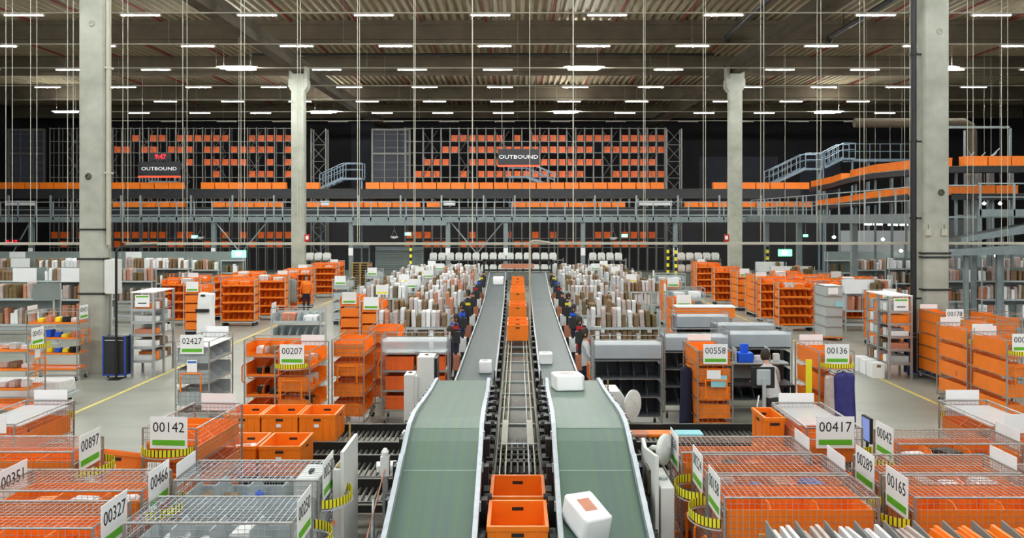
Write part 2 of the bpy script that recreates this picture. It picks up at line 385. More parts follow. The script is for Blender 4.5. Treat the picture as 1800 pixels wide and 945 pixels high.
# ---------------------------------------------------------------- strip lights
LZ = 12.3
rows = [-3., 3., 9., 15., 21., 27., 32.9, 38.8, 44.9, 50.9, 57.0, 63.2, 69.0]
lamp0 = None; dim0 = None
def make_lamp():
    r = thing('strip_light', 'x', 'ceiling light', (0,0,LZ), 0, 'strip lights in rows under the roof')
    MB().box(-.78,.78,-.05,.05,.03,.09).build('lamp_housing','lampbody',r)
    MB().prism([(-.05,.03),(-.038,.0),(.038,.0),(.05,.03)], -.74,.74,'YZ').build('diffuser','lampglow',r)
    MB().box(.74,.80,-.065,.065,-.005,.07).box(-.80,-.74,-.065,.065,-.005,.07).build('end_cap','lampbody',r)
    return r
for ri, y in enumerate(rows):
    o = MB().box(-34, 34, y+.0, y+.05, LZ+.10, LZ+.15)
    for xx in range(-32, 33, 8): o.bar((xx, y+.025, LZ+.15), (xx, y+.025, 14.6), .006, 3, caps=False)
    o = o.build('light_rail', 'rail'); tag(o, 'thin beige light rail hung across the hall, %s row from the camera' % ordn(ri), 'light rail', 'light rails')
    xs = [-1.06+4.53*k for k in range(-6, 3)] + [13.9+4.5*k for k in range(0, 4)] + [8.0+4.53*0 if False else 8.0]
    if 5 <= ri: xs = sorted(xs)
    n = 0
    for xx in sorted(xs):
        if y > 0 and (abs(xx)*F/y > 985): 
            if y > 30: continue
        if lamp0 is None: o = lamp0 = make_lamp(); o.location = (xx, y, LZ)
        elif y > 68:
            if dim0 is None:
                dim0 = o = copy_tree(lamp0, (xx, y, LZ))
                for c in o.children:
                    if c.name.startswith('diffuser'): c.data = c.data.copy(); c.data.materials.clear(); c.data.materials.append(M['lampoff'])
            else: o = copy_tree(dim0, (xx, y, LZ))
        else: o = copy_tree(lamp0, (xx, y, LZ))
        if y < 31: o['label'] = 'strip light of the rows overhead nearest the camera, outside the picture'
        else: o['label'] = ('unlit dark strip light, %s from the left in the %s hanging row' if y > 68 else 'lit white strip light, %s from the left in the %s hanging row') % (ordn(n), ordn(ri-6))
        n += 1
# long bright reflector lamps
bl = None
for (px_, py, y, lab) in ((420,123,44.9,'brighter long strip light left of centre in the third hanging row'),(1026,123,44.9,'brighter long strip light right of centre in the third hanging row'),
        (572,199,63.2,'brighter long strip light just beyond the left distant column'),(995,198,63.2,'brighter strip light above the central sign'),(1645,116,44.9,'brighter strip light partly behind the right near column'),(120,200,63.2,'brighter strip light near the top of the left rack'), (1455,196,63.2,'brighter strip light above the blue stair')):
    r = thing('reflector_light', lab, 'ceiling light', (X_(px_,y), y-.3, LZ+.02), 0, 'brighter reflector lights')
    if bl is None:
        bl = r
        MB().box(-1.1,1.1,-.04,.04,.06,.14).build('lamp_housing','lampbody',r)
        MB().box(-.85,.85,-.09,.09,.0,.055).build('diffuser','lampglow',r)
        MB().bar((-.7,0,.14),(-.7,0,2.3),.008,4).bar((.7,0,.14),(.7,0,2.3),.008,4).build('hanger','hang',r)
    else:
        for ch in bl.children: copy_tree(ch, parent=r)

# ---------------------------------------------------------------- hanging wires and cable rail
RY = 25.3; RZ = Z_(428, RY)
for i, px_ in enumerate((22,65,129,225,329,430,528,632,730,831,931,1007,1131,1236,1337,1436,1511,1590,1700,1760)):
    xx = X_(px_, RY); xx0 = xx
    o = MB().bar((xx0, RY-.01, RZ+.04), (xx0, RY-.01, 14.6), .009, 5, caps=False).bar((xx0, RY-.33, RZ+.04), (xx0, RY-.33, 14.6), .009, 5, caps=False).bar((xx0,RY-.33,RZ+.04),(xx0,RY-.01,RZ+.04),.009,4).build('hanging_wire','hang')
    tag(o, 'pair of long thin hanging wires from roof to cable rail, %s from the left' % ordn(i), 'wire', 'hanging wires')
o = MB().box(-19, -12.6, RY-.05, RY+.05, RZ-.04, RZ+.04).box(-11.7, .42, RY-.05, RY+.05, RZ-.04, RZ+.04).box(.42, 19, RY-.05, RY+.05, RZ-.03, RZ+.05).build('cable_rail','rail'); tag(o, 'long beige horizontal cable rail hung on wires across the hall', 'rail')
pp = MB().tube([(.36,RY-.2,.4),(.36,RY-.2,RZ-.1),(.37,RY-.2,RZ+.03),(.44,RY-.2,RZ+.09),(.6,RY-.2,RZ+.09),(.95,RY-.15,RZ+.03)], .035, 8)
tag(pp.build('cable_post','rail'), 'slim upright cable post with bent top beside the right belt', 'post')
pp = MB().tube([(-11.05,23.3,.0),(-11.05,23.3,RZ-.15),(-11.0,23.35,RZ-.06),(-10.9,23.4,RZ-.02),(-10.2,23.9,RZ+.0)], .035, 8).box(-11.2,-10.9,23.1,23.5,0,.02)
tag(pp.build('black_post','black'), 'tall black post with bent top beside the near left column', 'post')
# ================================================================ BACKGROUND: racks, totes, mezzanine, sorter
def tote_mesh(name, L, W, H, m, m2=None, t=.02, handle=True, ribs=True):
    """open crate, long side along X, base at z=0"""
    b = MB(); a, c = L/2, W/2
    b.box(-a+.02,a-.02,-c+.02,c-.02,0,.02)
    b.box(-a+.01,a-.01,-c+.01,-c+.01+t,.0,H).box(-a+.01,a-.01,c-.01-t,c-.01,.0,H)
    b.box(-a+.01,-a+.01+t,-c+.01+t,c-.01-t,.0,H).box(a-.01-t,a-.01,-c+.01+t,c-.01-t,.0,H)
    # rim lip
    b.box(-a,a,-c,-c+.012,H-.045,H).box(-a,a,c-.012,c,H-.045,H).box(-a,-a+.012,-c+.012,c-.012,H-.045,H).box(a-.012,a,-c+.012,c-.012,H-.045,H)
    if ribs:
        for k in (-.32,-.12,.12,.32): b.box(k*L-.012,k*L+.012,-c,-c+.012,.02,H-.05).box(k*L-.012,k*L+.012,c-.012,c,.02,H-.05)
        for k in (-.25,.25): b.box(-a,-a+.012,k*W-.012,k*W+.012,.02,H-.05).box(a-.012,a,k*W-.012,k*W+.012,.02,H-.05)
    if handle:
        b.cur = 1
        b.box(-.06,.06,-c-.001,-c+.0,H-.10,H-.065).box(-.06,.06,c-.01-t-.002,c-.01-t,H-.10,H-.065)
        b.box(-a-.001,-a,-.06,.06,H-.10,H-.065).box(a,a+.001,-.06,.06,H-.10,H-.065)
    return b.mesh(name, [m, 'ink'])
def place_mesh(name, me, loc, rz, label, cat, group=None):
    o = bpy.data.objects.new(name, me); C.objects.link(o); o.location = loc; o.rotation_euler = (0,0,rz)
    return tag(o, label, cat, group)

YR = 70.
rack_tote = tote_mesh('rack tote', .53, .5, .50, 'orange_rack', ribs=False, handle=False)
def rack(px0, px1, n, lab, nm):
    xa, xb = X_(px0, YR), X_(px1, YR); pit = (xb-xa)/n
    r = thing('tote_rack', lab, 'rack', (xa, YR, 0), 0)
    zt = Z_(224, YR)
    for i in range(n+1):
        o = MB().box(-.045,.045,-.045,.035,0,zt).box(-.03,.03,.55,.60,0,zt) if i == 0 else None
        if i == 0: base = o.build('upright','rack',r)
        else:
            c = base.copy(); C.objects.link(c); c.parent = r; c.location.x = i*pit
    for z in (zt-.05, Z_(248,YR), Z_(268,YR), Z_(290,YR), Z_(311,YR), 5.2, Z_(418,YR), Z_(434,YR)):
        MB().box(0, xb-xa, -.05, .02, z-.05, z).build('shelf_beam','rack',r)
    for k in range(2, n-1, 4):
        for (z0, z1) in ((7.9,9.7),(9.9,11.7),(5.6,7.6)):
            MB().bar((k*pit,-.06,z0),((k+1.6)*pit,-.06,z1),.022,4,caps=False).bar((k*pit,-.06,z1),((k+1.6)*pit,-.06,z0),.022,4,caps=False).build('cross_brace','rack',r)
    return xa, pit
PAT1 = {237: '...........x....x.x..x.x....xxxxx..xxxxx', 257:'', 281:'', 299:''}
# columns as read from the photograph (pixel x of the tote's left edge)
RL = {237:[228,260,276,307,323,338,353,370,386,434,448,464,480,496],
      257:[198,213,244,260,290,307,323,353,370,402,418,434,448,464,496],
      281:[323,354,370,386,402,418,464,496],
      299:[370,433,449,464,496],
      325:[200,215,230,246,262,355,371,387,403,418,434,450,466,482,497,100,116,132]}
RRr= {237:[788,804,820,835,850,866,898,930,945,961,976,1008,1024,1040,1055,1086,1102,1118,1133,1149],
      257:[773,788,820,835,850,866,882,898,914,930,945,961,976,992,1008,1024,1055,1071,1086,1102,1118,1133,1149],
      281:[741,757,772,820,835,850,866,945,961,976,992,1008,1024,1040,1086,1102,1118,1133],
      299:[725,741,757,804,835,850,866,882,898,914,930,945,961,976,992,1008,1071,1086,1102,1118,1133,1149],
      }
ROWN = {237:'top row', 257:'second row', 281:'third row', 299:'fourth row', 411:'fifth row', 425:'sixth row'}
for (nm, T, p0, p1, n) in (('west', RL, 88, 530, 28), ('east', RRr, 712, 1170, 29)):
    lab = 'tall grey steel rack of orange totes behind the clock sign' if nm == 'west' else 'tall grey steel rack of orange totes behind the central sign'
    xa, pit = rack(p0, p1, n, lab, nm)
    T = dict(T)
    T[411] = [p for p in range(p0+2, p1-10, 16) if random.random() < .55]
    T[425] = [p for p in range(p0+2, p1-10, 16) if random.random() < .55]
    for py, L in T.items():
        L = sorted(L)
        if py == 325: continue
        done = set(); j = 0
        for p in L:
            k = round((X_(p+6, YR)-xa)/pit-.5)
            if k in done: continue
            done.add(k)
            z = {237:Z_(248,YR), 257:Z_(268,YR), 281:Z_(290,YR), 299:Z_(311,YR), 411:Z_(418,YR), 425:Z_(434,YR)}[py]
            place_mesh('rack_tote', rack_tote, (xa+(k+.5)*pit, YR+.22, z), 0,
              'orange tote in the rack behind the %s sign, %s, %s from left' % ('clock' if nm == 'west' else 'central', ROWN[py], ordn(j)), 'tote', 'orange totes stored in the far racks'); j += 1
# lattice towers at the rack ends
for (px_, lab) in ((560,'grey lattice tower between the left rack and the steel stair'),(1185,'grey lattice tower at the end of the central rack')):
    xx = X_(px_, 69); r = MB()
    for sx in (-.6,.6):
        for sy in (0,.8): r.box(xx+sx-.05,xx+sx+.05,69+sy-.05,69+sy+.05,0,Z_(226,69))
    for k in range(8):
        z = 1+k*1.35; r.bar((xx-.6,69,z),(xx+.6,69,z+1.3),.03,4).bar((xx+.6,69,z),(xx-.6,69,z+1.3),.03,4).bar((xx-.6,69,z),(xx+.6,69,z),.03,4)
    tag(r.build('lattice_tower','rack'), lab, 'tower')

# mezzanine walkway (deck level with the camera)
YM = 56.; ZD = Z_(382, YM)
xl, xr = -37.0, X_(1432, 44)+4.2
MB().box
dk = thing('walkway_deck', 'grey steel mezzanine walkway spanning the whole hall below the sorter', 'walkway', (0,YM,0))
MB().box(xl,xr,0,3.2,ZD-.10,ZD).build('deck_plate','mezz',dk)
MB().box(xl,xr,-.06,0,ZD-.32,ZD+.04).build('edge_beam','mezz',dk)
MB().box(xl,xr,-.04,-.01,ZD+.10,ZD+.20).build('toe_board','mezz',dk)
MB().box(X_(620,YM),X_(785,YM),-.12,-.065,ZD-.52,ZD-.32).build('door_lintel','mezz',dk)
rl = MB(); zt = Z_(355,YM)
rl.bar((xl,-.03,zt),(xr,-.03,zt),.032,5).bar((xl,-.03,(zt+ZD)/2),(xr,-.03,(zt+ZD)/2),.025,5)
rl.build('guard_rail','mezzrail',dk)
n = 0
for px_ in range(-30, 1480, 31):
    MB().box(X_(px_,YM)-.04, X_(px_,YM)+.04, -.06,-.01, ZD-.2, zt).build('rail_post','mezzrail',dk)
POSTS = (52,374,616,787,889,1025,1188)
for i, px_ in enumerate(POSTS):
    xx = X_(px_, YM)
    r = thing('walkway_post', 'grey steel post holding up the walkway, %s from the left' % ordn(i), 'post', (xx,YM+.25,0), 0, 'steel posts under the walkway')
    MB().box(-.14,.14,-.14,-.10,0,ZD-.10).box(-.14,.14,.10,.14,0,ZD-.10).box(-.02,.02,-.10,.10,0,ZD-.10).build('steel_section','mezz',r)
    MB().box(-.25,.25,-.25,.25,0,.04).build('foot_plate','mezz',r)
    MB().box(-.15,.15,-.16,-.145,2.0,2.5).build('notice','card',r)
for (a, b_, c, lab) in ((374,470,422,'first pair of thin grey knee braces between walkway posts'),(789,887,838,'second pair of thin grey knee braces between walkway posts')):
    p = MB().bar((X_(a,YM)+.1,YM+.2,ZD-.3),(X_(c,YM),YM+.2,ZD-2.4),.045,5).bar((X_(b_,YM)-.1,YM+.2,ZD-.3),(X_(c,YM),YM+.2,ZD-2.4),.045,5).lathe([(.12,-.02),(.12,.02)],10,(X_(c,YM),YM+.2,ZD-2.4),'Y')
    tag(p.build('knee_brace','mezzrail'), lab, 'brace')
o = MB().bar((X_(20,YM),YM+.2,ZD-2.3),(X_(50,YM),YM+.2,ZD-.3),.045,5).build('knee_brace','mezzrail'); tag(o,'single thin grey knee brace at the leftmost walkway post','brace')

# sorter: two loops above the walkway
YS = 60.
def sorter_line(x0, x1, y, zb, zt_, lab):
    r = thing('sorter_line', lab, 'conveyor', (0,y,0))
    MB().box(x0,x1,-.35,-.30,zb,zt_).build('side_guard','dark',r)
    MB().box(x0,x1,-.30,.9,zt_-.12,zt_-.02).build('carrier_bed','black',r)
    MB().bar((x0,-.37,zt_-.02),(x1,-.37,zt_-.02),.025,5).bar((x0,-.37,zb+.03),(x1,-.37,zb+.03),.02,5).build('edge_rail','mach',r)
    return r
zu = Z_(332,YS); zl = Z_(364,YS)
sorter_line(-37, X_(1430,YS)-1.0, YS, Z_(349,YS), zu, 'long black upper sorter line above the walkway')
sorter_line(-37, X_(1430,YS)-1.0, YS-.6, Z_(378,YS-.6), Z_(364,YS-.6), 'long black lower sorter line behind the walkway rail')
stb = MB()
sorter_tote = tote_mesh('sorter tote', .95, .5, .46, 'orange', handle=False)
sorter_low = tote_mesh('sorter tray', .95, .5, .40, 'orange', handle=False)
j = 0
def sline(rng, y, z, me, lab, grp):
    global j
    for px_ in rng:
        place_mesh('sorter_tote', me, (X_(px_,y), y+.1, z), 0, lab % ordn(j), 'tote', grp); j += 1
j = 0; sline([p for p in list(range(8,136,25))+list(range(210,335,25))+list(range(366,510,25))+list(range(550,560,25))], YS, zu, sorter_tote, 'orange tote on the upper sorter line, %s from the left end', 'orange totes on the upper sorter')
sline([p for p in range(655,1180,25)]+[1265,1290,1315,1340,1365,1390,1410], YS, zu, sorter_tote, 'orange tote on the upper sorter line, %s from the left end', 'orange totes on the upper sorter')
j = 0; yl = YS-.6
sline([p for p in list(range(212,325,25))+list(range(385,500,25))+list(range(552,735,25))], yl, Z_(364,yl), sorter_low, 'orange tote on the lower sorter line, %s from the left end', 'orange totes on the lower sorter')
sline([762]+[p for p in list(range(912,1100,25))+list(range(1215,1440,25))], yl, Z_(364,yl), sorter_low, 'orange tote on the lower sorter line, %s from the left end', 'orange totes on the lower sorter')
# sorter support posts
for i, px_ in enumerate((14,88,212,246,335,408,481,630,704,776,850,905,1046,1119,1192,1265,1338,1412)):
    xx = X_(px_, 58.6)
    o = MB().box(xx-.05,xx+.05,58.62,58.72,ZD,Z_(343,58.6)).box(xx-.1,xx+.1,58.57,58.77,ZD,ZD+.02).build('sorter_post','mezzrail'); tag(o, 'thin grey upright beside the sorter, %s from the left' % ordn(i), 'post', 'uprights beside the sorter')
# white parcels riding on the lower line
wp = MB().box(-.4,.4,-.2,.2,0,.35).mesh('parcel','wbag')
for i, (px_, w_, lab) in enumerate(((22,1,'white parcel on the lower sorter at the far left, first of two'),(48,1.1,'white parcel on the lower sorter at the far left, second of two'),(572,.7,'small white parcel on the lower sorter beyond the left distant column'),(790,1,'white parcel on the lower sorter near the middle post'),(1138,1.4,'slanted white sheet on the lower sorter right of centre'),(1165,1.5,'second slanted white sheet on the lower sorter right of centre'))):
    o = place_mesh('sorter_parcel', wp, (X_(px_,58.3), 58.3, Z_(361,58.3)), 0, lab, 'parcel'); o.scale = (w_,1,.9)

# stairs ----------------------------------------------------------
def stair(x0, z0, x1, z1, y, wd, lab, land=1.2, m='stair'):
    r = thing('steel_stair', lab, 'stair', (0,y,0))
    n = max(4, int(abs(z1-z0)/.2)); st = MB(); s = 1 if x1 > x0 else -1
    for yy in (0, wd):
        p = [(x0,z0-.1),(x0,z0+.1),(x1,z1+.1),(x1,z1-.15)]
        st.prism(p, yy-.03, yy+.03)
    st.build('stringer', m, r)
    tr = MB()
    for k in range(n):
        t = (k+.5)/n; tr.box(x0+(x1-x0)*t-.13, x0+(x1-x0)*t+.13, .03, wd-.03, z0+(z1-z0)*t-.02, z0+(z1-z0)*t+.02)
    tr.build('treads', m, r)
    for yy in (0, wd):
        h = MB(); L = s*land
        h.tube([(x0,yy,z0+1.05),(x1,yy,z1+1.05),(x1+L,yy,z1+1.05)], .035, 5).tube([(x0,yy,z0+.6),(x1,yy,z1+.6),(x1+L,yy,z1+.6)], .025, 5)
        for k in range(5):
            t = k/4; xx = x0+(x1-x0)*t; zz = z0+(z1-z0)*t; h.box(xx-.03,xx+.03,yy-.03,yy+.03,zz,zz+1.05)
        h.box(x1+L-.03,x1+L+.03,yy-.03,yy+.03,z1,z1+1.05)
        h.build('handrail', m, r)
    MB().box(min(x1,x1+s*land),max(x1,x1+s*land),0,wd,z1-.15,z1).build('landing', m, r)
    for xx in (x1+s*(land-.1),):
        MB().box(xx-.06,xx+.06,.3,.42,0,z1-.15).build('landing_leg', m, r); MB().box(x0-.05,x0+.05,.3,.4,0,z0+.1).build('foot_leg', m, r)
    return r
y = 61.5
stair(X_(562,y), Z_(331,y), X_(603,y), Z_(312,y), y, 1.0, 'blue grey steel stair rising right of the left distant column', 1.4)
stair(X_(975,y), Z_(330,y), X_(925,y), Z_(309,y), y, 1.0, 'blue grey steel stair below the central sign', 1.3)
stair(X_(245,y), Z_(330,y), X_(268,y), Z_(318,y), y, 1.0, 'small steel stair below the clock sign', 1.6)
stair(X_(1352,y), Z_(326,y), X_(1416,y), Z_(295,y), y, 1.2, 'long blue steel stair at right, lower flight', 1.2)
stair(X_(1450,y), Z_(294,y), X_(1482,y), Z_(277,y), y+.0, 1.2, 'long blue steel stair at right, upper flight', .9)
r = thing('high_platform', 'high steel catwalk running right from the blue stair', 'catwalk', (0,62.9,0))
MB().box(X_(1490,63),X_(1612,63),0,1,Z_(279,63)-.2,Z_(279,63)).build('deck_plate','stair',r)
h = MB()
for dz in (.55,1.1): h.bar((X_(1490,63),0,Z_(279,63)+dz),(X_(1612,63),0,Z_(279,63)+dz),.03,4)
for px_ in range(1492,1612,18): h.bar((X_(px_,63),0,Z_(279,63)),(X_(px_,63),0,Z_(279,63)+1.1),.03,4)
h.build('guard_rail','stair',r)
for px_ in (1530,1600): MB().box(X_(px_,63)-.08,X_(px_,63)+.08,.4,.56,0,Z_(279,63)-.2).build('leg','stair',r)

# hanging signs ---------------------------------------------------
def sign(px0, px1, py0, py1, y, lab):
    xa, xb, z0, z1 = X_(px0,y), X_(px1,y), Z_(py1,y), Z_(py0,y); w_, h = xb-xa, z1-z0
    r = thing('hanging_sign', lab, 'sign', ((xa+xb)/2, y, z0))
    MB().box(-w_/2,w_/2,-.04,.04,.12,h).build('sign_board','dark',r)
    MB().box(-w_/2,w_/2,-.05,.05,0,.12).build('red_bar','orangeline',r)
    text('lettering','OUTBOUND', h*.30, 'whitetext', (0,-.046,h*.55), r, FRONT, .004, 1.3)
    MB().bar((-w_*.4,0,h),(-w_*.4,0,14.6-z0),.012,4).bar((w_*.4,0,h),(w_*.4,0,14.6-z0),.012,4).build('hanger','hang',r)
sign(243, 317, 284, 312, 55.4, 'dark hanging sign below the red clock, with white lettering and a red bar')
sign(875, 948, 262, 293, 55.4, 'dark hanging sign above the middle stair, with white lettering and a red bar')
def clock(px0, px1, py0, py1, y, s, lab):
    w_ = X_(px1,y)-X_(px0,y); h = Z_(py0,y)-Z_(py1,y)
    r = thing('clock_display', lab, 'clock', (X_((px0+px1)/2,y), y, Z_(py1,y)))
    MB().box(-w_/2-.05,w_/2+.05,.0,.08,-.05,h+.05).build('display_case','dark',r)
    text('digits', s, h*1.05, 'led', (0,-.006,h*.5), r, FRONT, .003, 1.0)
clock(265, 299, 270, 281, 55.38, '9:47', 'glowing red digital clock on top of the hanging sign')
clock(8, 33, 421, 432, 54.5, '9:47', 'glowing red digital clock low beneath the walkway at far left')
def exit_sign(px_, py, y, s, lab, big=False):
    r = thing('exit_sign', lab, 'exit sign', (X_(px_,y), y, Z_(py,y)))
    MB().box(-s,s,-.03,.03,-s*.5,s*.5).build('light_box','exitglow',r)
    MB().box(-s*.45,s*.35,-.036,-.031,-s*.3,s*.3).build('pictogram','exitwhite',r)
    MB().bar((0,0,s*.5),(0,0,(ZD-.08-Z_(py,y)) if y > 52 else (14.6-Z_(py,y))),.01,4).build('hanger','hang',r)
exit_sign(717,411,57,.2,'small green exit sign under the walkway, beside the round white lamp')
exit_sign(1098,414,57,.2,'small green exit sign under the walkway right of centre')
exit_sign(342,416,57,.2,'small green exit sign under the walkway at left')
exit_sign(420,446,43,.36,'large bright green exit sign over the cages at left')
exit_sign(1380,444,43,.34,'large bright green exit sign over the carts at right')
exit_sign(1416,414,57,.16,'small green exit sign far back at right')
for (px_, lab) in ((541,'red and white fire sign on the left distant column'),(1271,'red and white fire sign on the right distant column')):
    y = 46.6; r = thing('fire_sign', lab, 'sign', ((-11.735+.14 if px_<900 else 11.635-.14), y, Z_(418,y)))
    MB().box(-.14,.14,-.01,.01,-.2,.2).build('sign_plate','redcloth',r); MB().box(-.08,.08,-.014,-.011,-.08,.12).build('pictogram','card',r)
for i,(px_,py,lab) in enumerate(((693,416,'round white pendant lamp under the walkway beside the middle exit sign'),(1078,418,'round white pendant lamp under the walkway beside the right exit sign'),(352,417,'round white pendant lamp under the walkway beside the left exit sign'))):
    y = 57; r = thing('dome_lamp', lab, 'lamp', (X_(px_,y), y, Z_(py,y)))
    MB().lathe([(.05,-.14),(.22,-.08),(.28,.02),(.27,.04)],14).build('lamp_shade','card',r); MB().bar((-.2,0,.04),(0,0,.5),.01,4).bar((.2,0,.04),(0,0,.5),.01,4).bar((0,0,.5),(0,0,ZD-.1-Z_(py,y)),.01,4).build('hanger','hang',r)

# under the mezzanine: roller doors, dark back partition, white bin row, ladders
for i,(px0,px1,py0,py1,lab) in enumerate(((662,742,440,478,'dark grey roller gate behind the pallets'),(620,648,436,478,'black doorway beside the pallet stack'),)):
    y = 66; xa,xb = X_(px0,y),X_(px1,y); z1 = Z_(py0,y)
    r = thing('roller_gate', lab, 'gate', ((xa+xb)/2,y,0)); w_ = (xb-xa)/2
    b = MB()
    for k in range(12): b.box(-w_,w_,0,.03,k*z1/12,(k+.86)*z1/12)
    b.build('gate_slats','panelgrey' if i==0 else 'dark',r); MB().box(-w_-.1,-w_,-.05,.1,0,z1+.1).box(w_,w_+.1,-.05,.1,0,z1+.1).box(-w_-.1,w_+.1,-.05,.1,z1,z1+.3).build('gate_frame','mezz',r)
struct(MB().box(-37,37,73.4,73.5,0,4.2).build('trim_9','darkwall'))
k = 0
white_bin = MB(); white_bin.prism([(-.2,0),(.2,0),(.22,.30),(.16,.42),(-.16,.42),(-.22,.30)], -.18, .18); white_bin.cur = 1; white_bin.box(-.12,.12,-.19,-.18,.05,.12); white_bin = white_bin.mesh('white bin',['white','shelfgrey'])
BINS = [(75,135),(220,330),(538,580),(755,990),(1035,1100),(1190,1265)]
for bi,(p0,p1) in enumerate(BINS):
    y = 52.; xa, xb = X_(p0,y), X_(p1,y)
    r = thing('bin_shelf', 'grey shelf carrying upended white bins, %s from the left' % ordn(bi), 'shelf', ((xa+xb)/2,y,0), 0, 'grey shelves of white bins'); w_=(xb-xa)/2
    for z in (.4,1.2,Z_(456,y)-.02): MB().box(-w_,w_,-.25,.25,z-.04,z).build('shelf_board','rack',r)
    for sx in (-w_,-w_/3,w_/3,w_): MB().box(sx-.025,sx+.025,-.25,-.2,0,2.0).box(sx-.025,sx+.025,.2,.25,0,2.0).build('shelf_post','rack',r)
    n = 0
    for px_ in range(p0+7,p1-3,15):
        for tier,zz in (('upper',Z_(456,y)),('lower',1.2)):
            place_mesh('white_bin', white_bin, (X_(px_,y),y,zz), 0, 'white plastic bin, %s of %s tier, on the %s far shelf' % (ordn(n), tier, ordn(bi)), 'bin', 'white bins on the far shelves')
        n += 1
# yellow-black ladders / guards on posts
for i,(px_,y,lab) in enumerate(((722,53,'yellow and black guard post by the roller gate'),(1174,50,'yellow and black guard post by the last orange rack'),(1349,50,'yellow and black guard post beyond the right distant column'),(1188,49,'yellow and black guard post in front of the walkway post'))):
    b = MB()
    for k in range(14):
        b.cur = k % 2; b.box(-.07,.07,-.07,.07,k*.2,k*.2+.2)
    o = b.build('guard_post',['yellow','ink'],loc=(X_(px_,y),y,0)); tag(o,lab,'post')

# ---------------------------------------------------------------- right-hand side platform and rising sorter
xp = 15.2; y0, y1 = 31., 56.
r = thing('side_walkway', 'grey steel walkway coming towards the camera at right, with guard rail', 'walkway', (xp,0,0))
MB().box(0,1.6,y0,y1-.2,ZD-.08,ZD).build('deck_plate','mezz',r)
MB().box(-.08,0,y0,y1-.2,ZD-.30,ZD+.10).build('edge_beam','mezz',r)
n = 17
for k in range(n):
    yy = y0+ (y1-1-y0)*k/(n-1); MB().box(-.05,.0,yy-.03,yy+.03,ZD-.1,ZD+1.12).build('rail_post','mezzrail',r)
MB().bar((-.03,y0,ZD+1.12),(-.03,y1-1,ZD+1.12),.03,5).bar((-.03,y0,ZD+.6),(-.03,y1-1,ZD+.6),.025,5).bar((-.03,y0,ZD+1.12),(1.6,y0,ZD+1.12),.03,5).build('guard_rail','mezzrail',r)
for yy in (32, 38.5, 46, 52): MB().box(-.04,.22,yy-.13,yy+.13,0,ZD-.1).build('post','mezz',r)
r = thing('cross_walkway', 'grey steel walkway beyond the right near column', 'walkway', (0,31.2,0))
MB().box(16.95,30,0,1.5,ZD-.06,ZD+.05).build('deck_plate','mezz',r)
MB().box(16.95,30,-.06,0,ZD-.02,ZD+.25).build('edge_beam','mezz',r)
MB().bar((16.95,-.03,ZD+1.2),(30,-.03,ZD+1.2),.028,5).bar((16.95,-.03,ZD+.7),(30,-.03,ZD+.7),.022,5).build('guard_rail','mezzrail',r)
for k in range(10): MB().box(17+k*1.25,17.06+k*1.25,-.06,0,ZD,ZD+1.2).build('rail_post','mezzrail',r)
for xx in (23.5,): MB().box(xx-.1,xx+.1,.4,.6,0,ZD-.06).build('post','mezz',r)
# curved rising sorter at right: upper and lower ribbon
def ribbon(pts, wd, h, lab, nm='rising_conveyor'):
    r = thing(nm, lab, 'conveyor', (0,0,0))
    a = MB(); bfr = MB(); rr = MB()
    P = [Vector(p) for p in pts]
    for i in range(len(P)-1):
        d = (P[i+1]-P[i]); nrm = Vector((-d.y,d.x,0)).normalized()*wd/2
        for s in (-1,1):
            p,q = P[i]+nrm*s, P[i+1]+nrm*s
            bfr.quad(p+Vector((0,0,-h)),q+Vector((0,0,-h)),q+Vector((0,0,.05)),p+Vector((0,0,.05)))
            rr.bar(p+Vector((0,0,.05)),q+Vector((0,0,.05)),.03,5)
        a.quad(P[i]-nrm,P[i]+nrm,P[i+1]+nrm,P[i+1]-nrm)
    a.build('bed','black',r); bfr.build('side_guard','dark',r); rr.build('edge_rail','mach',r)
    return P
def ride(P, sp, me, lab, grp, z=.02, skip=()):
    L = 0; k = 0; acc = .5*sp
    for i in range(len(P)-1):
        d = P[i+1]-P[i]; l = d.length; t = acc
        while t < l:
            p = P[i]+d*(t/l)
            if k not in skip:
                o = place_mesh('sorter_tote', me, (p.x,p.y,p.z+z), math.atan2(d.y,d.x), lab % ordn(k), 'tote', grp); o.rotation_euler[1] = -math.atan2(d.z, math.hypot(d.x,d.y))
            k += 1; t += sp
        acc = t-l
def PX(px_,py,y): return (X_(px_,y), y, Z_(py,y))
P = ribbon([PX(1432,331,56.5),PX(1470,324,51),PX(1500,315,47),PX(1545,306,43),PX(1610,300,38.5),PX(1665,297,36)], .7, .22, 'dark rising conveyor curving up to the right behind the side walkway, upper line')
ride(P, .98, sorter_tote, 'orange tote on the rising upper conveyor at right, %s from its far end', 'orange totes on the rising upper conveyor', skip=(8,9))
P = ribbon([PX(1640,297,35.5),PX(1690,295,35.5),PX(1800,295,35.5)], .7, .2, 'dark level conveyor high beyond the right near column','high_conveyor')
ride(P[1:], .98, sorter_tote, 'orange tote on the high conveyor beyond the right column, %s along', 'orange totes on the high conveyor')
P = ribbon([PX(1440,364,54),PX(1500,357,47),PX(1540,351,43),PX(1610,343,38)], .7, .2, 'dark rising conveyor behind the side walkway, lower line')
ride(P, .98, sorter_low, 'orange tote on the rising lower conveyor at right, %s from its far end', 'orange totes on the rising lower conveyor')
P = ribbon([PX(1665,343,36.5),PX(1800,343,36.5)], .7, .2, 'dark lower conveyor beyond the right near column','low_conveyor')
ride(P, .98, sorter_low, 'orange tote on the low conveyor beyond the right column, %s along', 'orange totes on the low conveyor')
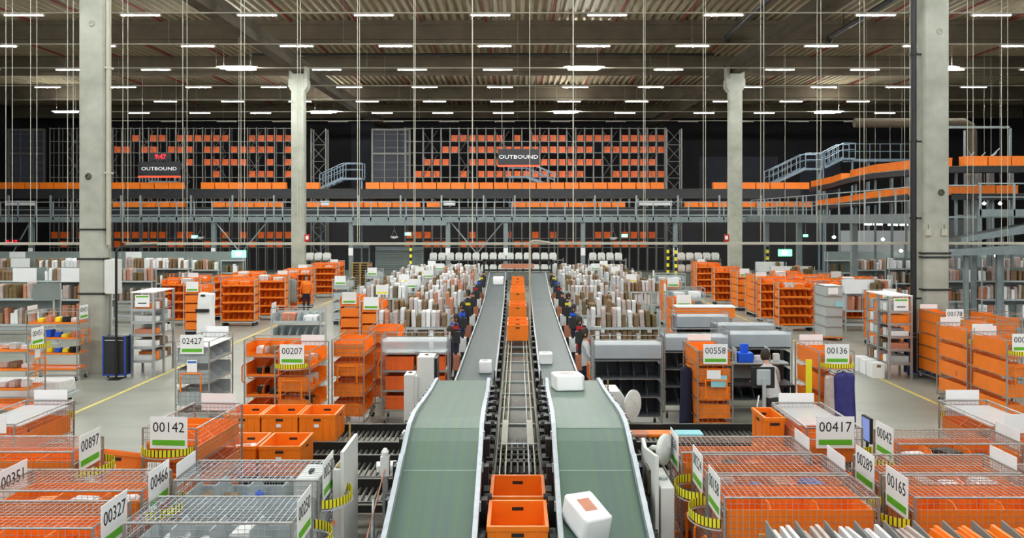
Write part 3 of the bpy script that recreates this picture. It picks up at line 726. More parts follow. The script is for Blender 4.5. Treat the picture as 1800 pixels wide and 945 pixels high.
for i,(px_,y,top) in enumerate(((1455,53,335),(1480,50,330),(1510,47,322),(1545,44,312),(1575,42,308),(1600,40,306),(1690,36.2,300),(1720,36.2,300),(1755,36.2,300),(1790,36.2,300))):
    o = MB().box(-.05,.05,-.05,.05,0,Z_(top,y)).box(-.12,.12,-.12,.12,0,.03).build('conveyor_post','mezz',loc=(X_(px_,y),y+.45,0)); tag(o,'grey upright carrying the rising conveyor, %s from the left' % ordn(i),'post','uprights carrying the rising conveyor')
# frame cage and duct at upper right
r = thing('machine_guard', 'grey framed machine guard high beyond the right near column', 'guard', (X_(1690,42),42,Z_(296,42)))
w_, h = 3.1, 2.1
MB().box(-.75,-.65,0,.1,0,h*.95).box(2.4,2.5,0,.1,0,h).box(-.75,2.5,0,.1,h*.95,h).box(2.4,2.5,0,.1,-Z_(296,42),0).box(-.75,-.65,0,.1,-Z_(296,42),0).box(.15,.22,0,.1,0,h*.9).build('guard_frame','mezzrail',r)
MB().bar((.8,0,.0),(1.9,0,1.0),.03,4).bar((1.0,0,.0),(.3,0,.9),.03,4).bar((1.3,0,0),(1.6,0,.7),.03,4).build('linkage','mezzrail',r)
pp = MB().tube([(17.5,44,9.4),(X_(1695,44),44,9.4),(X_(1706,44),44,9.2),(X_(1709,44),44,8.9),(X_(1709,44),44,6.9)], .24, 12)
tag(pp.build('air_duct','beam'), 'brown air duct bending down beyond the right near column','duct')
for k in range(3):
    o = MB().bar((X_(1700+20*k,37),37,Z_(280,37)),(X_(1712+20*k,37),37,Z_(268,37)),.03,4).box(X_(1700+20*k,37)-.1,X_(1700+20*k,37)+.1,36.9,37.1,0,Z_(280,37)).build('sensor_arm','mezzrail'); tag(o,'small sensor arm above the high conveyor, %s from the column' % ordn(k),'sensor','sensor arms')
# big grey belt frames beyond the right column
for i,(a,b_,lab) in enumerate(((PX(1690,420,31),PX(1800,392,31),'inclined grey conveyor frame rising right beyond the near column'),(PX(1672,443,30),PX(1800,434,30),'long level grey conveyor frame beyond the near column'))):
    p = MB().prism([(a[0],a[2]-.12),(a[0],a[2]+.05),(b_[0]+1,b_[2]+.1),(b_[0]+1,b_[2]-.25)], a[1], a[1]+.9)
    for t in (.3,.75):
        xx = a[0]+(b_[0]-a[0])*t; p.box(xx-.07,xx+.07,a[1]+.4,a[1]+.54,0,a[2]+(b_[2]-a[2])*t-.15)
    tag(p.build('inclined_conveyor' if i == 0 else 'level_conveyor','mezz'), lab, 'conveyor')
# pale lit room under the platform at right
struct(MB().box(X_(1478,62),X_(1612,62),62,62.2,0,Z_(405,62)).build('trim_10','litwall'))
for i,(px0,px1,py) in enumerate(((1520,1532,394),(1536,1551,394),(1562,1578,395),(1583,1596,395))):
    y = 50; o = MB().box(X_(px0,y),X_(px1,y),y,y+.1,Z_(py,y)-.05,Z_(py,y)+.05); o.cur = 1; o = o.bar((X_(px0,y)+.1,y+.05,Z_(py,y)+.05),(X_(px0,y)+.1,y+.05,14.6),.006,3).build('tube_lamp',['farlamp','hang']); tag(o,'short bright lamp under the side walkway, %s from the left' % ordn(i),'lamp','short lamps under the side walkway')
for i,(px_,py) in enumerate(((1466,416),(1552,420),(1584,440),(1730,357),(1742,357),(1758,357),(1747,448))):
    y = 48; o = MB().lathe([(.05,-.09),(.10,-.03),(.09,.02),(.03,.06)],10,(X_(px_,y),y,Z_(py,y))); o.cur = 1; o = o.bar((X_(px_,y),y,Z_(py,y)+.06),(X_(px_,y),y,ZD-.05 if py > 385 else 14.6),.006,3).build('spot_lamp',['farlamp','hang']); tag(o,'tiny round white lamp glowing in the steelwork at right, %s from the left' % ordn(i),'lamp','tiny lamps in the steelwork')
# ================================================================ CENTRAL CONVEYORS
def belt_profile(s):
    """list of (y, z, xc) for the near belt, s = -1 left / +1 right"""
    q = [(6.2,.76,.83),(8.04,1.374,.83),(9.2,1.76,.835),(9.6,1.885,.84),(9.92,1.955,.845),(10.4,1.975,.85),(11.2,1.925,.86),(12.6,1.835,.87),(13.9,1.755,.90),(14.12,1.70,.90)]
    return [(a,b,s*c) for a,b,c in q]
def far_profile(s):
    q = [(14.3,.93,.885),(20,.90,.92),(28,.86,.96),(34,.86,1.0),(36,.93,1.0),(40,1.2,1.03),(45,1.52,1.06)]
    return [(a,b,s*c) for a,b,c in q]
def strip(mb, P, off0, off1, dz0, dz1):
    """closed box section along a profile; off0..off1 lateral, dz0..dz1 vertical"""
    b = len(mb.v)
    for (y,z,x) in P:
        mb.v += [(x+off0,y,z+dz0),(x+off1,y,z+dz0),(x+off1,y,z+dz1),(x+off0,y,z+dz1)]
    for i in range(len(P)-1):
        for k in range(4):
            l = (k+1) % 4; mb.f.append((b+4*i+k,b+4*i+l,b+4*i+4+l,b+4*i+4+k)); mb.m.append(mb.cur)
    mb.f.append((b+3,b+2,b+1,b)); mb.m.append(mb.cur); e = b+4*(len(P)-1)
    mb.f.append((e,e+1,e+2,e+3)); mb.m.append(mb.cur)
    return mb
def interp(P, y):
    for i in range(len(P)-1):
        if P[i][0] <= y <= P[i+1][0]:
            t = (y-P[i][0])/(P[i+1][0]-P[i][0]); return tuple(P[i][j]+t*(P[i+1][j]-P[i][j]) for j in range(3))
for s, side in ((-1,'left'),(1,'right')):
    P = belt_profile(s); hw = .40
    r = thing('belt_conveyor', 'near wide green belt conveyor rising over a crest, %s of the orange totes' % side, 'conveyor', (0,0,0))
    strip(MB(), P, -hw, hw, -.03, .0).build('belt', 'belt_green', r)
    sm = MB()
    for y in (9.05, 9.92):
        a = interp(P, y); b_ = interp(P, y+.012); strip(sm, [a,b_], -hw+.01, hw-.01, .0, .0025)
    sm.build('belt_seam','seam',r)
    for e in (-1, 1):
        g = MB(); inner = (e != s)
        o0, o1 = (e*hw, e*(hw+.05)) if e > 0 else (e*(hw+.05), e*hw)
        seg = [p for p in P if p[0] <= 9.3]; mid = [p for p in P if 9.2 <= p[0] <= 11.5]; far = [p for p in P if p[0] >= 11.2]
        strip(g, seg, o0, o1, -.02, .10); strip(g, mid, o0, o1, -.02, .06); strip(g, far, o0, o1, -.02, .045)
        for k in range(12):
            a = interp(P, 6.6+k*.62); g.obox((a[2]+e*(hw+.055), a[0], a[1]+.02), (.02,.05,.09))
        g.build('side_guard','alu',r)
        fr = MB(); o0, o1 = (e*(hw+.0), e*(hw+.045)) if e > 0 else (e*(hw+.045), e*(hw+.0))
        strip(fr, P, o0, o1, -.28, -.025); fr.build('side_frame','black' if inner else 'mach',r)
        for k in range(14):
            a = interp(P, 6.5+k*.55)
            MB().obox((a[2]+e*(hw+.085), a[0], a[1]-.16), (.07,.13,.20)).build('bearing_block','black',r)
            MB().lathe([(.05,-.04),(.05,.04)], 10, (a[2]+e*(hw+.12), a[0]+.25, a[1]-.14), 'X').build('guide_wheel','black',r)
    rl = MB(); 
    for y in (13.98,): a = interp(P,y); rl.lathe([(.09,-hw),(.09,hw)], 14, (a[2],a[0]+.06,a[1]-.10), 'X')
    rl.build('head_roller','steel',r)
    lg = MB()
    for y in (7.2, 9.6, 12.2, 13.6):
        a = interp(P,y)
        for e in (-1,1): MB().box(a[2]+e*.42-.035,a[2]+e*.42+.035,y-.035,y+.035,0,a[1]-.26).box(a[2]+e*.42-.08,a[2]+e*.42+.08,y-.08,y+.08,0,.015).build('leg','black',r)
        MB().box(a[2]-.42,a[2]+.42,y-.02,y+.02,.35,.41).build('cross_member','black',r)
    # far section
    P = far_profile(s)
    r = thing('belt_conveyor', 'far blue grey belt conveyor running to the back, %s of the orange totes' % side, 'conveyor', (0,0,0))
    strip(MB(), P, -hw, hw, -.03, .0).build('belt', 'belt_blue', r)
    for e in (-1,1):
        o0, o1 = (e*hw, e*(hw+.04)) if e > 0 else (e*(hw+.04), e*hw)
        strip(MB(), P, o0, o1, -.22, .05).build('side_frame','mach',r)
        strip(MB(), [(a,b,c) for a,b,c in P], o0, o1, .051, .07).build('edge_strip','alu',r)
    bk = MB()
    for k in range(24):
        a = interp(P, 15.0+k*1.2); bk.obox((a[2]-s*(hw+.08), a[0], a[1]-.1), (.08,.3,.14))
    bk.build('drive_box','black',r)
    for y in (16, 20, 24, 29, 34, 39, 44):
        a = interp(P,y)
        MB().box(a[2]-.42,a[2]-.36,y-.03,y+.03,0,a[1]-.2).box(a[2]+.36,a[2]+.42,y-.03,y+.03,0,a[1]-.2).box(a[2]-.36,a[2]+.36,y-.02,y+.02,.3,.36).build('leg','black',r)
# end plates standing at the crest between belts and track
for s, side in ((-1,'left'),(1,'right')):
    P = belt_profile(s)
    r = thing('chain_machine', 'black chain drive machinery between the orange tote track and the %s belt' % side, 'machine', (0,0,0))
    x0, x1 = s*.345, s*.395
    lo, hi = min(x0,x1), max(x0,x1)
    MB().box(lo,hi,6.4,14.0,.75,.98).build('base_channel','black',r)
    fl2 = MB()
    y = 6.8
    while y < 14.2:
        MB().box(min(s*.335,s*.425),max(s*.335,s*.425),y,y+.22,.98,1.16).build('motor_box','black',r); fl2.box(min(s*.35,s*.39),max(s*.35,s*.39),y+.26,y+.34,.98,1.07); y += .47
    fl2.build('clamp','mach',r)
    ch = MB(); ch.box(min(s*.325,s*.334),max(s*.325,s*.334),6.4,14.0,1.0,1.09); ch.build('guide_angle','mach',r)
    for y in (7.5, 10.5, 13.5): MB().box(s*.37-.03,s*.37+.03,y-.03,y+.03,0,.75).build('leg','black',r)
    # upright lever plates beyond the crest
    lv = MB()
    for k,y in enumerate((14.3, 14.9, 15.6, 16.4)):
        lv.prism([(y-.12,1.0),(y+.12,1.0),(y+.09,1.38),(y,1.47),(y-.09,1.38)], s*.43, s*.46, 'YZ')
    lv.build('lever_plate','black',r)
    MB().box(min(s*.40,s*.47),max(s*.40,s*.47),14.05,17,.72,1.0).build('channel_extension','black',r)
# tote track
r = thing('tote_track', 'long roller and rod track carrying orange totes down the middle', 'conveyor', (0,0,0))
for s in (-1,1):
    MB().box(min(s*.30,s*.34),max(s*.30,s*.34),6.3,46,.80,.97).build('side_channel','mach' if s<0 else 'mach',r)
rb = MB()
for k in range(11):
    y = 6.6+k*.62
    for xx in (-.25,-.18,-.09,0,.09,.18,.25): rb.bar((xx,y,.93),(xx,y+.52,.93),.018,6)
rb.build('lengthwise_roller','mach',r)
MB().box(-.29,.29,6.3,13.0,.70,.74).build('dark_tray','black',r)
y = 13.0
while y < 45: MB().box(-.30,.30,y,y+.07,.90,.95).build('crossbar','mezzrail',r); y += 1.25
for y in (12.45,12.7): MB().bar((-.3,y,.92),(.3,y,.92),.035,8).build('cross_roller','black',r)
for k in range(11): MB().box(-.30,.30,6.55+k*.62-.03,6.55+k*.62,.88,.93).build('crossbar','black',r)
MB().box(-.29,.29,13.4,46,.74,.78).build('drip_tray','mach',r)
for xx, m_ in ((-.245,'rod'),(-.165,'rod'),(.155,'steel'),(.235,'rod')):
    MB().bar((xx,6.4,1.0),(xx,45.5,1.0),.011,6).build('guide_rod',m_,r)
for s in (-1,1):
    MB().box(s*.2-.045,s*.2+.045,12.75,14.3,.985,1.012).build('white_block','rail',r)
    MB().box(s*.30-.02,s*.30+.02,10.75,11.1,.97,1.0).build('yellow_marker','yellow',r)
for y in (8, 12, 17, 22, 28, 34, 40, 45): MB().box(-.33,-.27,y-.03,y+.03,0,.8).box(.27,.33,y-.03,y+.03,0,.8).box(-.27,.27,y-.02,y+.02,.3,.36).build('leg','black',r)
big_tote = tote_mesh('big tote', .60, .78, .44, 'orange', handle=True, t=.025)
big_totes = [(9.38, 'nearest orange tote riding down the middle track'),(8.5,'orange tote on the middle track, cut by the bottom of the picture')]
for y, lab in big_totes: place_mesh('tote', big_tote, (0,y,1.015), 0, lab, 'tote', 'orange totes on the middle track')
mid_tote = tote_mesh('mid tote', .60, .80, .44, 'orange', t=.025)
for y, lab in ((24.0,'second orange tote up the middle track'),(25.1,'orange tote close behind the second one on the middle track'),(29.2,'third group orange tote on the middle track, nearer of two'),(30.3,'third group orange tote on the middle track, further of two'),(34.6,'orange tote far up the middle track, after the pairs'),(35.9,'orange tote far up the middle track beside the cable post top'),(37.4,'orange tote close behind another far up the middle track'),(39.0,'small looking orange tote near the end of the middle track'),(41,'second to last orange tote on the middle track'),(43.3,'farthest orange tote on the middle track')):
    place_mesh('tote', mid_tote, (0,y,1.012), 0, lab, 'tote', 'orange totes on the middle track')
# white parcels on the belts
def soft_parcel(name, loc, size, rz, tilt, lab, patch='pink'):
    bm = bmesh.new(); bmesh.ops.create_cube(bm, size=1)
    bmesh.ops.bevel(bm, geom=bm.edges[:], offset=.12, segments=3, profile=.6, affect='EDGES')
    rnd = random.Random(int(loc[1]*100))
    for v in bm.verts: v.co.x *= size[0]*(1+.05*rnd.uniform(-1,1)); v.co.y *= size[1]*(1+.05*rnd.uniform(-1,1)); v.co.z *= size[2]
    me = bpy.data.meshes.new(name); bm.to_mesh(me); bm.free(); me.materials.append(M['card'])
    for p in me.polygons: p.use_smooth = True
    o = bpy.data.objects.new(name, me); C.objects.link(o); o.location = (loc[0],loc[1],loc[2]+size[2]/2+.0); o.rotation_euler = (tilt,0,rz)
    tag(o, lab, 'parcel', 'white parcels on the belts')
    MB().box(-size[0]*.25,size[0]*.18,-size[1]*.2,size[1]*.22,size[2]*.5,size[2]*.5+.004).build('address_label',patch,o)
Pr, Pl, Fr, Fl = belt_profile(1), belt_profile(-1), far_profile(1), far_profile(-1)
a = interp(Pr,12.9); soft_parcel('parcel',(a[2]-.12,12.9,a[1]),(.44,.55,.24),.1,-.06,'large white parcel at the crest of the right belt')
a = interp(Pr,8.15); soft_parcel('parcel',(a[2]-.17,8.15,a[1]+.0),(.30,.45,.26),.45,.30,'pointed white parcel with pink label low on the right belt','salmon')
a = interp(Fr,20.6); soft_parcel('parcel',(a[2]-.24,20.6,a[1]),(.32,.42,.26),.0,0,'white parcel on the far right belt, against its inner edge')
a = interp(Fl,19.3); soft_parcel('parcel',(a[2]+.18,19.3,a[1]),(.28,.36,.28),.0,0,'white parcel on the far left belt, near the crest')
a = interp(Fl,41); soft_parcel('parcel',(a[2]+.1,41,a[1]),(.5,.7,.34),0,.07,'white parcel at the far end of the left belt')
a = interp(Fr,26); 
# control box at far end of the belts
r = thing('control_gantry', 'dark gantry with a row of white boxes at the far end of the belts', 'gantry', (0,46.5,0))
MB().box(-1.9,-1.8,-.05,.05,0,2.2).box(1.8,1.9,-.05,.05,0,2.2).box(-1.9,1.9,-.05,.05,2.1,2.2).box(-1.8,1.8,-.04,.04,1.55,1.65).build('frame','black',r)
MB().box(-.9,.9,-.1,.1,1.7,1.95).build('guard_panel','salmon',r)

# ================================================================ CROSS ROLLER CONVEYORS
def roller_lane(x0, x1, y0, y1, z, lab, gh=.10):
    r = thing('roller_conveyor', lab, 'conveyor', (0,0,0))
    MB().box(x0,x1,y0-.05,y0,z-.12,z+.02).build('front_rail','black',r)
    MB().box(x0,x1,y1,y1+.06,z-.12,z+gh).build('back_rail','black',r)
    rr = MB(); xx = x0+.06
    while xx < x1-.04: rr.bar((xx,y0,z-.03),(xx,y1,z-.03),.026,6,caps=False); xx += .085
    rr.build('rollers','roller',r)
    MB().box(x0,x1,y0-.06,y0-.05,z-.02,z+.0).box(x0,x1,y1+.06,y1+.07,z+gh-.03,z+gh).build('rail_strip','rail',r)
    n = 2 if x1-x0 < 2.5 else 3
    for k in range(n):
        xx = x0+.2+(x1-x0-.4)*k/(n-1); MB().box(xx-.03,xx+.03,y0-.04,y0+.02,0,z-.12).box(xx-.03,xx+.03,y1,y1+.05,0,z-.12).box(xx-.02,xx+.02,y0,y1,.25,.3).build('leg','black',r)
for (y0,y1,z,w_) in ((13.68,14.45,.80,'rearmost'),(12.95,13.35,.78,'third'),(11.95,12.70,.76,'second'),(10.95,11.60,.74,'nearest')):
    roller_lane(-4.9 if y0 > 11.7 else -3.4, -1.42, y0, y1, z, '%s black roller lane running left from the near green belt' % w_)
for (y0,y1,z,w_) in ((13.68,14.45,.80,'rearmost'),(12.95,13.35,.78,'third'),(11.95,12.70,.76,'second'),(10.95,11.60,.74,'nearest')):
    roller_lane(1.42, 5.0 if y0 > 11.7 else 3.1, y0, y1, z, '%s black roller lane running right from the near green belt' % w_)
for (x0,y0,lab) in ((-4.76,13.66,'left orange tote of the rear three on the roller lane'),(-4.15,13.66,'middle orange tote of the rear three on the roller lane'),(-3.54,13.66,'right orange tote of the rear three on the roller lane'),
        (-4.29,11.92,'partly hidden front orange tote with a white bag in it'),(-3.66,11.92,'front orange tote on the roller lane, nearest the gap')):
    o = place_mesh('tote', big_tote, (x0+.3, y0+.40, .80 if y0 > 13 else .76), 0, lab, 'tote', 'orange totes on the left roller lanes')
    MB().box(-.05,.03,-.397,-.391,.24,.29).build('barcode_label','card',o)
soft_parcel('parcel',(-4.0,12.5,.86),(.3,.3,.2),.3,0,'crumpled white bag inside the front left orange tote','salmon')
nt_ = tote_mesh('narrow tote',.27,.62,.46,'orange')
for j in range(4): place_mesh('narrow_tote', nt_, (3.31, 11.2, .005+.46*j), 0, 'narrow orange tote in the tall stack beside the cage 00417, %s from the floor' % ORD[j], 'tote', 'narrow totes stacked by the cage 00417')
for i,(x,m_,lab) in enumerate(((1.95,'salmon','flat red packet on the right roller lane'),(2.35,'orange','flat orange packet on the right roller lane'),(2.85,'lblue','flat pale blue packet on the right roller lane'))):
    tag(MB().box(-.22,.22,-.15,.15,0,.06).build('packet',m_,loc=(x,14.1,.80),bevel=.015),lab,'packet')
for i,(x,y,lab) in enumerate(((-1.75,14.0,'crumpled pale bag on the left roller lane beside the belt'),(-1.9,12.3,'small pale bag on the left roller lane'),(1.62,14.0,'crumpled pale bag on the right roller lane beside the belt'))):
    soft_parcel('bag',(x,y,.80 if y > 13 else .76),(.30,.25,.10),.2*i,0,lab,'wbag')

# ================================================================ ROLL CAGE TROLLEYS
def grid(mb, axis, a0, a1, b0, b1, c, pitch, rad, p2=None):
    """wire mesh; axis = constant axis. 'X': a=y b=z ; 'Y': a=x b=z ; 'Z': a=x b=y"""
    p2 = p2 or pitch
    def pt(a,b): return (c,a,b) if axis == 'X' else (a,c,b) if axis == 'Y' else (a,b,c)
    n = max(1, round((a1-a0)/pitch)); m_ = max(1, round((b1-b0)/p2))
    for i in range(1,n): a = a0+(a1-a0)*i/n; mb.bar(pt(a,b0),pt(a,b1),rad,3,caps=False)
    for i in range(1,m_): b = b0+(b1-b0)*i/m_; mb.bar(pt(a0,b),pt(a1,b),rad,3,caps=False)
    return mb
def shelf_part(L, W, z, m, lip=.09, div=5, dh=.26, back=0., t=.02, backmat=None):
    b = MB(); a, c = L/2-.03, W/2-.03
    b.box(-a,a,-c,c,z,z+t).box(-a,a,-c,-c+.012,z+t,z+lip).box(-a,a,c-.012,c,z+t,z+max(lip,back)).box(-a,-a+.012,-c,c,z+t,z+max(lip,back*.9)).box(a-.012,a,-c,c,z+t,z+max(lip,back*.9))
    for k in range(1,div):
        x = -a+2*a*k/div; b.prism([(-c+.02,z+t),(c-.02,z+t),(c-.02,z+dh),(-c+.22,z+dh),(-c+.02,z+.12)], x-.006, x+.006, 'YZ')
    return b
CAGES = {}
def make_cage(key, L=1.38, W=.66, H=1.90, shelf='orange', lod=0, sidemesh=(1,1), levels=(.30,.72,1.14,1.55), div=4, sign=True, plate=True, loop=True, topboard=None, back=.0, dh=.24, lip=.09, topdiv=True, mesh_m='cage', endmesh=True, roof=False, front_film=None):
    r = thing('roll_cage_trolley', 'x', 'trolley')
    l, w_ = L/2, W/2; n = 6 if lod == 0 else 4
    f = MB(); pr = .014 if lod == 0 else .017
    for sx in (-1,1):
        for sy in (-1,1): f.bar((sx*l,sy*w_,.15),(sx*l,sy*w_,H),pr,n)
    if lod < 2:
        f.tube([(-l,-w_,H),(l,-w_,H),(l,w_,H),(-l,w_,H)],.011,n,closed=True)
        f.tube([(-l,-w_,.17),(l,-w_,.17),(l,w_,.17),(-l,w_,.17)],.018,4,closed=True)
        for sx in (-1,1): f.bar((sx*l,-w_,H-.14),(sx*l,w_,H-.14),.008,n)
        for z in levels: f.bar((-l,-w_,z),(l,-w_,z),.008,4).bar((-l,w_,z),(l,w_,z),.008,4)
    else:
        f.box(-l,l,-w_,w_,.15,.19)
        f.tube([(-l,-w_,H),(l,-w_,H),(l,w_,H),(-l,w_,H)],.014,3,closed=True)
    f.build('cage_frame','cage2' if lod < 2 else 'shelfgrey',r)
    if lod < 2:
        pit = .055 if lod == 0 else .09; rad = .0025 if lod == 0 else .0036
        if endmesh:
            for sx in (-1,1): grid(MB(),'X',-w_,w_,.18,H,sx*l,pit,rad).build('end_mesh',mesh_m,r)
        for i,sy in enumerate((-1,1)):
            if sidemesh[i]: grid(MB(),'Y',-l,l,.18 if sidemesh[i]==1 else H-.5,H,sy*w_,pit,rad).build('side_mesh',mesh_m,r)
    if roof: grid(MB(),'Z',-l,l,-w_,w_,H,.055,.0028,.066).build('top_mesh',mesh_m,r)
    if front_film: MB().box(-l+.02,l-.02,-w_-.004,-w_-.001,levels[-1]+.05,H-.04).build('film_panel',front_film,r)
    for i, z in enumerate(levels):
        last = i == len(levels)-1
        if lod < 2: shelf_part(L,W,z,shelf,lip,0 if (last and not topdiv) else div,dh,back).build('shelf_tray',shelf,r)
        else: shelf_part(L,W,z,shelf,.075,6,.27,.31).build('shelf_tray',shelf,r)
    if topboard: MB().box(-l+.02,l-.02,-w_+.02,w_-.02,H-.12,H-.105).build('top_board',topboard,r)
    if lod < 2:
        first = None
        for sx in (-1,1):
            for sy in (-1,1):
                c = MB().box(-.03,.03,-.03,.03,.10,.155).box(-.028,-.022,-.03,.03,.045,.11).box(.022,.028,-.03,.03,.045,.11) if first is None else None
                if first is None:
                    o = first = c.build('caster','steel',r); wl = MB().lathe([(.06,-.016),(.065,0),(.06,.016)],12,(0,0,.065),'X').build('wheel','rubber',o)
                    o.location = (sx*(l-.06),sy*(w_-.06),0)
                else: copy_tree(first,(sx*(l-.06),sy*(w_-.06),0),parent=r)
        MB().tube([(-l,-.2,1.0),(-l-.06,-.2,1.0),(-l-.09,-.2,1.03),(-l-.09,-.2,1.32),(-l-.06,-.2,1.36),(-l-.06,.2,1.36),(-l-.09,.2,1.32),(-l-.09,.2,1.03),(-l-.06,.2,1.0),(-l,.2,1.0)],.015,6).build('push_handle','orange_tube',r)
    else:
        MB().box(-l+.04,-l+.12,-w_+.04,w_-.04,0,.15).box(l-.12,l-.04,-w_+.04,w_-.04,0,.15).build('wheel_pair','rubber',r)
    if sign:
        sp = MB().box(-l-.022,-l-.016,-.23,.23,H-.24,H+.14).build('sign_plate','card',r)
        MB().box(-l-.025,-l-.023,-.20,.20,H-.20,H-.135).build('green_strip','green',sp)
    if plate:
        MB().box(l+.012,l+.018,-.24,.24,H-.10,H+.13).build('blank_plate','card',r)
    if loop and lod < 2:
        tp = MB(); N = 20
        for k in range(2*N):
            a0 = math.pi*(k//2 + (.68 if k % 2 else 0))/N; a1 = math.pi*(k//2 + (1 if k % 2 else .68))/N
            def q(a,z,o=0): return (-l-.03-math.sin(a)*(.22+o), math.cos(a)*(w_-.02+o), z)
            tp.cur = 1 if k % 2 else 0
            # yellow with narrower black stripes
            am = a0+(a1-a0)*.0
            b = len(tp.v); z0,z1 = H-.28,H-.20
            tp.v += [q(am,z0),q(a1,z0),q(a1,z1),q(am,z1),q(am,z0,.004),q(a1,z0,.004),q(a1,z1,.004),q(am,z1,.004)]
            for f_ in ((0,1,2,3),(4,7,6,5),(0,4,5,1),(3,2,6,7)): tp.f.append(tuple(b+i for i in f_)); tp.m.append(tp.cur)
        tp.build('striped_tape_hoop',['yellow','ink'],r)
        MB().tube([(-l-.03-math.sin(math.pi*k/12)*.23, math.cos(math.pi*k/12)*(w_-.015), H-.30) for k in range(13)],.007,5).build('wire_hoop',mesh_m,r)
    CAGES[key] = dict(root=r, used=False, L=L, H=H, l=l)
    return r
def cage(key, x, y, rz, lab, num=None, group=None, scan=False, skip=()):
    P = CAGES[key]
    r = copy_tree(P['root'], (x,y,0), R(rz), lab, skip=skip)      # the pattern cage itself is removed at the end
    if group: r['group'] = group
    sp = [c for c in r.children if c.name.startswith('sign_plate')]
    if num and sp: text('number', num, .172, 'ink', (-P['l']-.0235,0,P['H']+.01), sp[0], LEFT, .001, .92)
    if scan: 
        s_ = MB().box(-P['l']-.02,-P['l']-.014,-.10,.10,1.38,1.62).build('small_card','card',r); MB().box(-P['l']-.022,-P['l']-.0205,-.085,.085,1.56,1.60).build('blue_strip','blue',s_)
    return r
make_cage('near', lod=0, div=3, back=.30, topdiv=True, lip=.28, dh=.27, levels=(.28,.68,1.08,1.50), roof=True)
make_cage('near_long', lod=0, div=4, back=.24, topdiv=True, lip=.18, levels=(.30,.72,1.10,1.48), dh=.3, sidemesh=(1,1))
make_cage('near_grey', lod=0, roof=True, shelf='shelfgrey', div=4, back=.2, lip=.14, dh=.3, levels=(.30,.72,1.14,1.52), mesh_m='alu')
make_cage('mid_open', lod=1, div=4, back=.30, lip=.05, dh=.26, sidemesh=(0,0))
make_cage('mid_thin', lod=1, div=1, back=.05, lip=.05, dh=.04, sidemesh=(0,0))
make_cage('mid_bare', lod=1, div=4, back=.30, lip=.05, dh=.26, sidemesh=(0,0), sign=False, plate=False, loop=False)
make_cage('mid_nohoop', lod=1, div=4, back=.30, lip=.22, dh=.26, sidemesh=(0,0), loop=False, levels=(.28,.62,.96,1.30,1.62), topdiv=False)
make_cage('mid_grey', lod=1, shelf='shelfgrey', div=3, back=.30, lip=.04, dh=.26, sidemesh=(0,0), loop=False, topboard='card', H=1.98)
make_cage('clear_top', lod=1, L=1.42, shelf='smoke', div=5, front_film='film', back=.33, lip=.03, dh=.30, sidemesh=(0,0), loop=False, sign=False, plate=False, topboard='clear', mesh_m='alu', levels=(.3,.70,1.08,1.46))
make_cage('clear_totes', lod=1, L=1.42, front_film='film', shelf='steel', div=2, back=.04, lip=.03, dh=.10, sidemesh=(0,0), loop=False, sign=False, plate=False, topboard='clear', mesh_m='alu', levels=(.3,.72,1.14,1.52))
make_cage('far', lod=2, levels=(.22,.56,.90,1.24,1.58), plate=False)
make_cage('far_bare', lod=2, levels=(.22,.58,.94,1.30,1.64), sign=False, plate=False)
make_cage('far_grey', lod=2, shelf='shelfgrey', levels=(.22,.64,1.06,1.48), plate=False)

# near left cluster
cage('near', -4.13, 7.18, 180, 'orange shelved roll cage with sign 00327, nearest at lower left', '00327', skip=('striped_tape_hoop','wire_hoop'))
cage('near', -4.15, 8.12, 180, 'orange shelved roll cage behind the cage 00327, its sign half hidden', '00466')
cage('near', -5.47, 9.42, 180, 'orange roll cage with sign 00897, in front of the tilted orange tote', '00897', scan=True)
cage('near', -5.55, 8.12, 180, 'orange shelved roll cage left of the half hidden sign, cut by the picture edge', '00351', skip=('striped_tape_hoop','wire_hoop'))
cage('near_long', -6.46, 11.0, -90, 'empty topped roll cage seen from behind its white plate, left aisle edge', '00118')
cage('near_long', -4.12, 10.82, 86, 'roll cage with sign 00142 and striped hoop, left of the stacked orange totes', '00142')
cage('near_grey', -2.55, 7.30, 180, 'grey shelved roll cage with a striped hoop, beside the white cabinet', '00250', skip=('blank_plate',))
gB = cage('near_grey', -2.60, 8.44, 180, 'grey shelved roll cage holding the white cabinet, second from the front', '00258')
# near right cluster
cage('near', 2.55, 7.93, 0, 'front orange roll cage right of the green belt, lowest striped hoop', '00158', skip=('blank_plate',))
cage('near', 2.55, 8.66, 0, 'second orange roll cage right of the green belt, upper striped hoop', '00224')
cage('near', 2.45, 9.40, 0, 'third orange roll cage right of the green belt, no hoop', '00361', skip=('striped_tape_hoop','wire_hoop'))
cage('near', 4.26, 7.93, 0, 'orange roll cage with sign 00165 above a striped hoop, nearest at lower right', '00165')
cage('near', 4.26, 8.66, 0, 'orange roll cage with the tilted sign 00289', '00289', skip=('striped_tape_hoop','wire_hoop'))
cage('near', 4.93, 9.74, 0, 'orange roll cage with sign 00042 and hoop, floor showing behind it', '00042')
cage('near', 5.72, 8.30, 0, 'orange roll cage at the right picture edge, its plate marked 00', '00207', skip=('striped_tape_hoop','wire_hoop','sign_plate'))
cage('near_long', 6.15, 11.0, -90, 'roll cage with plastic over it and a clipped white plate, right aisle edge', '00119')
cage('near_long', 3.80, 10.84, 90, 'roll cage with sign 00417, right of the narrow orange tote stack', '00417', skip=('striped_tape_hoop','wire_hoop'))
# white sheets laid on the two aisle-edge cages
for x, y, lab in ((-6.46,11.0,'clear plastic cover on the cage at the left aisle edge'),(6.15,11.0,'clear plastic cover on the cage at the right aisle edge'),(3.8,11.05,'clear plastic cover on the cage 00417')):
    tag(MB().box(-.31,.31,-.55,.62,1.84,1.848).build('plastic_cover','clear2',loc=(x,y,0)),lab,'cover')
